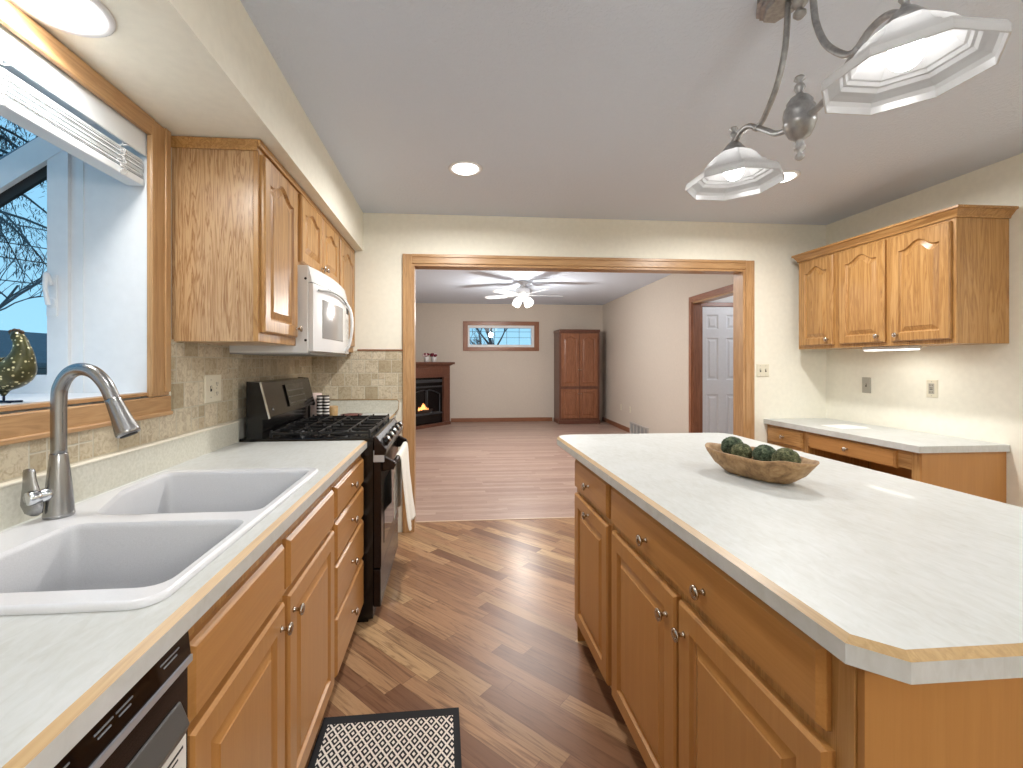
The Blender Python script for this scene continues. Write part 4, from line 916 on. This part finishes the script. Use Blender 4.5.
for s_ in (1, -1):
    b = MB(); b.tube(spline([(CX, CY + s_ * .045, ZC - .04), (CX, CY + s_ * .05, 2.33), (CX, CY + s_ * .062, 2.25), (CX, CY + s_ * .095, 2.17), (CX, CY + s_ * .15, 2.105), (CX, CY + s_ * .185, 2.088)], 8), .0088, 12); b.build('support_rod', M['pewter'], ch)
    b = MB(); b.tube(spline([(CX, CY + s_ * .02, 2.01), (CX, CY + s_ * .06, 2.012), (CX, CY + s_ * .10, 2.025), (CX, CY + s_ * .14, 2.055), (CX, CY + s_ * .185, 2.088), (CX, CY + s_ * .225, 2.115), (CX, CY + s_ * .265, 2.118), (CX, CY + s_ * .295, 2.100), (CX, CY + s_ * .31, 2.085)], 8), .009, 12)
    b.lathe([(.011, -.01), (.012, 0), (.011, .01)], (CX, CY + s_ * .185, 2.088), (0, 1, .5 * s_), 12); arm = b.build('scroll_arm', M['pewter'], ch)
    ly = CY + s_ * .31
    b = MB(); b.lathe([(0, .062), (.012, .058), (.015, .052), (.008, .044), (.011, .036), (.013, .028), (.007, .018), (.010, .008), (.020, 0), (.030, -.012), (.040, -.026), (.042, -.034)], (CX, ly, 2.095), seg=20); b.build('socket_cup', M['pewter'], ch)
    b = MB(); prof = [(.044, 2.062), (.060, 2.054), (.082, 2.034), (.098, 2.012), (.108, 2.000), (.114, 1.999), (.119, 1.991), (.125, 1.990), (.131, 1.981), (.142, 1.977), (.156, 1.970), (.161, 1.960), (.162, 1.942)]
    inn = [(r - .004, z - .001 if i < len(prof) - 1 else z) for i, (r, z) in enumerate(prof)][::-1]
    b.lathe([(r, z) for r, z in prof] + inn, (CX, ly, 0), seg=8, smooth=False, rot=pi / 8)
    b.f = b.f[:-2]; b.m = b.m[:-2]; b.sm = b.sm[:-2]
    b.build('glass_shade', M['frost'], ch)
    b = MB(); b.ball((CX, ly, 2.000), .034, 0, 20, 12, (1, 1, 1.12)); b.lathe([(.014, 0), (.014, .03)], (CX, ly, 2.03), seg=14); b.build('bulb', M['bulb'], ch)
b = MB(); b.lathe([(0, 2.145), (.012, 2.142), (.015, 2.134), (.006, 2.126), (.013, 2.116), (.015, 2.108), (.009, 2.096), (.010, 2.090), (.024, 2.080), (.034, 2.066), (.033, 2.058), (.040, 2.048), (.043, 2.030), (.041, 2.008), (.043, 2.004), (.040, 1.996), (.038, 1.988), (.036, 1.982), (.028, 1.966), (.013, 1.955), (.010, 1.946), (.016, 1.934), (.014, 1.926), (.006, 1.918), (.013, 1.908), (.013, 1.902), (.006, 1.896), (0, 1.895)], (CX, CY, 0), seg=28); b.build('turned_column', M['pewter'], ch)

# ------------------------------------------------------------------ door mat
b = MB(); b.prism([(-.245, -.395, 0), (.245, -.395, 0), (.245, .395, 0), (-.245, .395, 0)], (0, 0, .008))
o = b.build('floor_mat', M['mat'], origin=(0, 0, 0), bevel=.002); o.location = (-.205, 1.288, .0005); o.rotation_euler = (0, 0, R(1.0)); tag(o, 'black and white diamond pattern mat on the floor before the sink', 'mat')

# ------------------------------------------------------------------ LIVING ROOM
w2 = root('window_2', (1.12, YF, 1.56))
def cas(name, x0, x1, z0, z1, m_): boxp(name, M[m_], w2, x0, x1, YF - .02, YF, z0, z1, bevel=.004)
cas('casing', .285, .39, 1.563, 2.215, 'red_z'); cas('casing', 1.865, 1.975, 1.563, 2.215, 'red_z'); cas('head_casing', .39, 1.865, 2.125, 2.215, 'red_x'); cas('apron', .39, 1.865, 1.563, 1.645, 'red_x')
b = MB()
for d_ in ((.408, 1.83, YF, YF + .10, 1.68, 1.70), (.408, 1.83, YF, YF + .10, 2.07, 2.09), (.408, .43, YF, YF + .10, 1.70, 2.07), (1.808, 1.83, YF, YF + .10, 1.70, 2.07)): b.box(*d_)
for d_ in ((.39, 1.865, YF - .012, YF, 1.645, 1.68), (.39, 1.865, YF - .012, YF, 2.09, 2.125), (.39, .408, YF - .012, YF, 1.68, 2.09), (1.83, 1.865, YF - .012, YF, 1.68, 2.09)): b.box(*d_)
b.build('frame', M['white_paint'], w2)
b = MB(); b.poly([(.42, YF + .06, 1.69), (1.82, YF + .06, 1.69), (1.82, YF + .06, 2.08), (.42, YF + .06, 2.08)]); b.build('pane', M['glass'], w2)
b = MB()
for x in (.69, .98, 1.26, 1.54): b.box(x - .004, x + .004, YF + .055, YF + .065, 1.70, 2.07)
for z in (1.86, 1.99): b.box(.43, 1.81, YF + .055, YF + .065, z - .004, z + .004)
b.build('muntins', plain('lead_grid', (60, 96, 120), .5), w2)

ar = thing('armoire', 'tall reddish brown wooden armoire with four panel doors in the living room', 'armoire', (2.74, 9.6, 0))
AX0, AX1, AY = 2.295, 3.19, 9.37
boxp('body', M['dark_z'], ar, AX0 + .01, AX1 - .01, AY, 9.85, .05, 1.96); boxp('plinth', M['dark_x'], ar, AX0, AX1, AY - .012, 9.86, 0, .085, bevel=.004)
b = MB(); b.box(AX0, AX1, AY - .02, 9.86, 1.955, 2.01); b.build('top_molding', M['dark_x'], ar, bevel=.008)
for k in range(2):
    x0 = AX0 + .05 + k * .40; 
    for z0, z1 in ((.12, .745), (.80, 1.925)):
        b = MB(); panel_door(b, (x0, AY, z0), (1, 0, 0), UZ, (0, -1, 0), .39, z1 - z0, arch=z1 > 1, rise=.05, stile=.06)
        o = b.build('door', M['red_z'], ar); knob(o, (x0 + (.365 if k == 0 else .025), AY - .019, z1 - .1 if z1 < 1 else z0 + .35), (0, -1, 0), .012)
# fireplace in the corner
A_, B_ = V((.0, 9.57, 0)), V((-.985, 8.46, 0)); FU = (A_ - B_).normalized(); FN = V((FU.y, -FU.x, 0)); FW = (A_ - B_).length
fpl = thing('corner_fireplace', 'reddish wood corner fireplace with black firebox and burning fire', 'fireplace', tuple(B_))
b = MB(); back = [B_ - FN * .12 + FU * .0, A_ - FN * .12, V((-.05, 9.885, 0)), V((-1.14, 9.885, 0)), V((-1.14, 8.60, 0))]
b.prism(back, (0, 0, 1.24)); b.build('chimney_box', M['dark_x'], fpl)
def fb(name, mat, u, wz, nn, bevel=0, par=None):
    b = MB(); b.obox(B_, FU, UZ, FN, u, wz, nn); return b.build(name, mat, par or fpl, bevel=bevel)
fb('leg', M['dark_z'], (FW - .19, FW), (0, 1.0), (-.12, 0), .004); fb('leg', M['dark_z'], (0, .19), (0, 1.0), (-.12, 0), .004)
b = MB(); b.obox(B_, FU, UZ, FN, (0, FW), (1.0, 1.24), (-.12, 0)); b.obox(B_, FU, UZ, FN, (.03, FW - .03), (1.06, 1.19), (0, .012)); b.build('frieze', M['dark_x'], fpl, bevel=.004)
b = MB()
for u_, z_ in ((.02, 1.24), (.04, 1.255), (.075, 1.27)):
    b.obox(B_, FU, UZ, FN, (-u_, FW + u_), (z_ - .0, z_ + .016 if z_ < 1.27 else 1.315), (-.14, u_))
b.build('mantel_shelf', M['dark_x'], fpl, bevel=.003)
fb('hearth_rail', M['dark_x'], (.0, FW), (0, .07), (0, .02), .003)
ins = fb('firebox', M['black'], (.19, FW - .19), (.02, 1.0), (-.12, -.05))
g_ = plain('grey_iron', (74, 76, 80), .4, .6)
b = MB(); b.obox(B_, FU, UZ, FN, (.20, FW - .20), (.80, .83), (-.05, -.03)); b.obox(B_, FU, UZ, FN, (.20, FW - .20), (.25, .28), (-.05, -.03)); b.obox(B_, FU, UZ, FN, (.20, FW - .20), (.90, .96), (-.05, -.035)); b.build('louver_bars', g_, ins)
for u0, u1 in ((.25, .80), (.84, 1.20)):
    b = MB(); pts = [B_ + FU * u0 + FN * -.035 + UZ * .29]
    for k in range(9): t_ = k / 8; pts.append(B_ + FU * (u0 + (u1 - u0) * t_) + FN * -.035 + UZ * (.66 + .09 * sin(pi * (t_ * .5 + (0 if u0 < .5 else .5)))))
    pts += [B_ + FU * u1 + FN * -.035 + UZ * .29, pts[0]]; b.tube(pts, .012, 6); b.build('arched_door_frame', g_, ins)
b = MB()
for k in range(7):
    u_ = .62 + k * .038; h_ = .07 + .09 * math.exp(-((k - 3) / 1.6) ** 2) + random.uniform(0, .03); c_ = B_ + FU * u_ + UZ * .34 - FN * (.045)
    b.lathe([(.012, 0), (.026, h_ * .3), (.014, h_ * .7), (0, h_)], c_, (random.uniform(-.1, .1), 0, 1), 8)
b.build('flames', emitter('flame', (1, .36, .10), 2.2), ins)
b = MB()
for k in range(3): c_ = B_ + FU * (.55 + .03 * k) + UZ * (.31 + .02 * k) - FN * .04; b.tube([c_, c_ + FU * .38], .022, 8)
b.build('logs', plain('charred_log', (52, 36, 28), .9), ins)
for k, (u_, lab) in enumerate(((.78, 'white pot of burgundy flowers on the mantel, nearer the cased opening'), (.99, 'white pot of burgundy flowers on the mantel, nearer the far wall'))):
    c_ = B_ + FU * u_ - FN * .0 + UZ * 1.3155; t_ = thing('flower_pot', lab, 'flowers', tuple(c_), 'flower pots on the mantel')
    b = MB(); b.lathe([(0, 0), (.045, 0), (.055, .10), (.058, .105), (.05, .105), (.04, .02), (0, .02)], c_, seg=18); b.build('pot', M['white_paint'], t_)
    for nm_, mt_, cnt in (('red_blooms', plain('burgundy_petals', (110, 26, 44), .8), 16), ('white_blooms', plain('white_petals', (220, 200, 204), .8), 8)):
        b = MB()
        for q in range(cnt): a = random.uniform(0, 2 * pi); rr_ = random.uniform(0, .07); b.ball((c_.x + rr_ * cos(a), c_.y + rr_ * sin(a), c_.z + .135 + random.uniform(-.02, .03)), .022, 0, 8, 6)
        b.build(nm_, mt_, t_)
# ceiling fan
FX, FY = 1.165, 7.15
cf = thing('ceiling_fan', 'white ceiling fan with five blades and lit glass shades in the living room', 'ceiling fan', (FX, FY, ZLC))
b = MB(); b.lathe([(.09, 0), (.085, .02), (.05, .05), (.03, .06), (.03, .09), (.10, .11), (.115, .14), (.11, .20), (.07, .225), (.05, .24), (.05, .27), (.07, .28), (.05, .30), (0, .305)], (FX, FY, ZLC), (0, 0, -1), 28); b.build('motor_housing', M['white_paint'], cf)
for k in range(5):
    a = R(5 + 72 * k); u_ = V((cos(a), sin(a), 0)); p_ = V((-sin(a), cos(a), .2)).normalized()
    b = MB(); rings = []
    for r_, wd in ((.17, .045), (.22, .058), (.4, .066), (.58, .07), (.64, .06), (.665, .035)):
        c_ = V((FX, FY, ZLC - .215)) + u_ * r_; rings.append([c_ - p_ * wd + UZ * .003, c_ + p_ * wd + UZ * .003, c_ + p_ * wd - UZ * .003, c_ - p_ * wd - UZ * .003])
    b.grid(rings, cap0=True, cap1=True); bl_ = b.build('blade', M['white_paint'], cf)
    b = MB(); b.obox((FX, FY, ZLC - .212), u_, p_, (0, 0, 1), (.09, .20), (-.018, .018), (-.004, .004)); b.build('blade_iron', M['white_paint'], bl_)
for k in range(4):
    a = R(40 + 90 * k); u_ = V((cos(a), sin(a), 0)); ax = (u_ * .75 - UZ).normalized(); c_ = V((FX, FY, ZLC - .265)) + u_ * .075
    b = MB(); b.lathe([(.022, 0), (.045, .025), (.062, .07), (.066, .11), (.060, .135)], c_, ax, 18); b.build('lamp_shade', M['fan_shade'], cf)
lamp('fan_glow', 'POINT', cf, (FX, FY, ZLC - .50), P_FANDOWN, (1, .97, .92), shadow_soft_size=.08)
# return air grille low on the living room wall
gr = thing('air_return_grille', 'white slotted air return grille at the foot of the living room wall', 'grille', tuple(Pn + LD * s_of_y(7.65)))
b = MB(); sa_, sb_ = s_of_y(7.22), s_of_y(8.08)
for (u0, u1, z0, z1) in ((sa_, sb_, 0, .02), (sa_, sb_, .19, .215), (sa_, sa_ + .03, .02, .19), (sb_ - .03, sb_, .02, .19)): b.obox(Pn, LD, UZ, -LN, (u0, u1), (z0, z1), (0, .02))
b.build('frame', M['grille'], gr)
b = MB(); b.obox(Pn, LD, UZ, -LN, (sa_ + .03, sb_ - .03), (.02, .19), (0, .004)); b.build('backing', M['appl_grey'], gr)
b = MB()
for k in range(1, 5): u_ = sa_ + k * (sb_ - sa_) / 5; b.obox(Pn, LD, UZ, -LN, (u_ - .012, u_ + .012), (.02, .19), (0, .016))
b.build('bars', M['grille'], gr)
lamp('living_fill_light', 'AREA', None, (.9, 5.6, ZLC - .02), P_LIVING, (1, .95, .91), shape='DISK', size=1.2)  # added fill lamp with no fixture, lifts the living room light

# six-panel white door in the hall
d1 = root('door_1', (3.32, 5.74, 0))
b = MB(); dx0, dw_ = 3.325, .56
# slab with recessed panels, ring per panel
cols = [(.062, .225), (.335, .498)]; rows = [(.15, .88), (1.07, 1.63), (1.745, 1.935)]
xs = sorted({0, dw_, *[c for p in cols for c in p]}); zs = sorted({.005, 2.04, *[c for p in rows for c in p]})
for i in range(len(xs) - 1):
    for j in range(len(zs) - 1):
        xa, xb_, za, zb = xs[i] + dx0, xs[i + 1] + dx0, zs[j], zs[j + 1]
        if (xs[i], xs[i + 1]) in cols and (za, zb) in rows:
            def rq(i_, y): return [(xa + i_, y, za + i_), (xb_ - i_, y, za + i_), (xb_ - i_, y, zb - i_), (xa + i_, y, zb - i_)]
            b.grid([rq(0, 5.70), rq(.014, 5.712), rq(.032, 5.712), rq(.048, 5.703)], cap1=True)
        else: b.poly([(xa, 5.70, za), (xb_, 5.70, za), (xb_, 5.70, zb), (xa, 5.70, zb)])
b.box(dx0, dx0 + dw_, 5.713, 5.735, .005, 2.04); b.build('slab', M['white_paint'], d1)
b = MB(); b.lathe([(.03, 0), (.03, .006), (.012, .01), (.012, .03), (.026, .045), (.028, .06), (.015, .07), (0, .072)], (dx0 + dw_ - .06, 5.70, .95), (0, -1, 0), 18); b.build('door_knob', M['knob'], d1)
t7 = root('trim_7', (3.32, 5.70, 2.05)); boxp('head_casing', M['red_x'], t7, 3.30, 3.96, 5.69, 5.74, 2.045, 2.10, bevel=.003); boxp('casing', M['red_z'], t7, 3.89, 3.96, 5.69, 5.74, 0, 2.045, bevel=.003)
lamp('hall_light', 'POINT', None, (4.2, 4.7, 2.3), 14, (.95, .96, 1.0), shadow_soft_size=.15)

# ------------------------------------------------------------------ OUTSIDE
struct(boxp('ground', speck('dusk_grass', (62, 70, 58), .2, 3, .95), None, -60, 60, -30, 90, -.9, -.6))
n = NT('dusk_siding'); x, y, z = n.xyz(); ln_ = n.m('LESS_THAN', n.m('FRACT', n.m('DIVIDE', z, .16)), .1)
n.set(color=n.mix(ln_, srgb(70, 80, 92), srgb(36, 42, 50)), rough=.8)
gar = thing('garage', 'low dark grey garage with lap siding outside the kitchen window', 'building', (-11, 14, -.6))
b = MB(); b.box(-15, -9.5, 4.5, 20, -.6, 1.25); b.build('walls', n.mat, gar)
b = MB(); b.prism([(-15.4, 4.2, 1.2), (-9.2, 4.2, 1.2), (-9.2, 4.2, 1.3), (-12.3, 4.2, 2.2), (-15.4, 4.2, 1.3)], (0, 16.2, 0)); b.build('roof', speck('shingle', (64, 74, 86), .15, 8, .9), gar)
bark = speck('grey_bark', (74, 74, 84), .15, 20, .9)
def branch(mb, p, d_, L, r, depth):
    n_ = 4; pts = [p]; q = p.copy(); dd_ = d_.copy()
    for i in range(n_):
        dd_ = (dd_ + V((random.uniform(-.16, .16), random.uniform(-.16, .16), random.uniform(-.08, .12)))).normalized(); q = q + dd_ * L / n_; pts.append(q.copy())
    mb.tube(pts, [r * (1 - .5 * i / n_) for i in range(n_ + 1)], 5 if depth < 2 else 3, caps=False)
    if depth >= 4: return
    for k in range(4 if depth else 6):
        i = random.randint(1, n_); dv = (dd_ + V((random.uniform(-1, 1), random.uniform(-1, 1), random.uniform(-.3, .8))) * .85).normalized()
        branch(mb, pts[i], dv, L * random.uniform(.5, .72), r * .5, depth + 1)
for nm_, p, hgt, lab in (('bare_tree', V((-18.0, 18.6, -.6)), 6.2, 'leafless tree beyond the garage outside the kitchen window'), ('bare_tree', V((1.6, 17.0, -.6)), 2.6, 'leafless tree outside the high living room window'), ('bare_tree', V((-2.6, 16.5, -.6)), 2.2, 'smaller leafless shrub-like tree outside the living room window beside the taller one')):
    b = MB(); b.tube([p, p + UZ * hgt * .4, p + UZ * hgt * .75], [.16, .13, .10], 8); branch(b, p + UZ * hgt * .7, UZ.copy(), hgt * .55, .09, 0)
    for k in range(4): branch(b, p + UZ * hgt * (.35 + .1 * k), V((random.uniform(-1, 1), random.uniform(-1, 1), .5)).normalized(), hgt * .55, .07, 1)
    o = b.build(nm_, bark, origin=tuple(p)); tag(o, lab, 'tree')
# conifer
cn = thing('conifer_tree', 'dark drooping conifer outside the kitchen window', 'tree', (-8.4, 8.4, -.6))
b = MB(); b.tube([(-8.4, 8.4, -.6), (-8.4, 8.4, 9)], [.25, .04], 10); b.build('trunk', bark, cn)
b = MB()
for k in range(60):
    z = 3.9 + k * .09; a = random.uniform(0, 2 * pi); L = 2.7 * (1 - (z - 3) / 8.5)
    u_ = V((cos(a), sin(a), 0)); pts = [V((-8.4, 8.4, z)) + u_ * L * t_ + UZ * (-.55 * L * t_ * t_ + .15 * t_) for t_ in [i / 8 for i in range(9)]]
    b.tube(pts, [.03 * (1 - i / 9) + .004 for i in range(9)], 4, caps=False)
    for i in range(1, 9):
        for q in range(34):
            dv = V((random.uniform(-1, 1), random.uniform(-1, 1), random.uniform(-1.5, .1))).normalized() * random.uniform(.07, .20)
            p0 = pts[i] + u_ * random.uniform(-.16, .16) + V((random.uniform(-.10, .10), random.uniform(-.10, .10), random.uniform(-.22, .04))); sd = dv.cross(UZ).normalized() * .0045
            b.poly([p0 + sd, p0 + dv * .5 + sd * 1.8, p0 + dv, p0 + dv * .5 - sd * 1.8, p0 - sd])
b.build('boughs', speck('needle_green', (44, 56, 62), .2, 10, .9), cn)
for k, (z0, z1, dx) in enumerate(((5.0, 4.7, 0), (4.45, 4.3, .1), (4.2, 3.7, .4), (3.55, 3.35, .2))):
    b = MB(); b.tube([V((-16, 6, z0)) + V((12, 13, 0)) * t_ + V((dx, 0, (z1 - z0) * t_ - .5 * (1 - (2 * t_ - 1) ** 2) * .4)) for t_ in [i / 10 for i in range(11)]], .014, 5)
    o = b.build('power_line', M['slot']); tag(o, ('topmost', 'second highest', 'third highest', 'lowest')[k] + ' thin dark power line crossing the sky outside the kitchen window', 'cable', 'power lines outside')
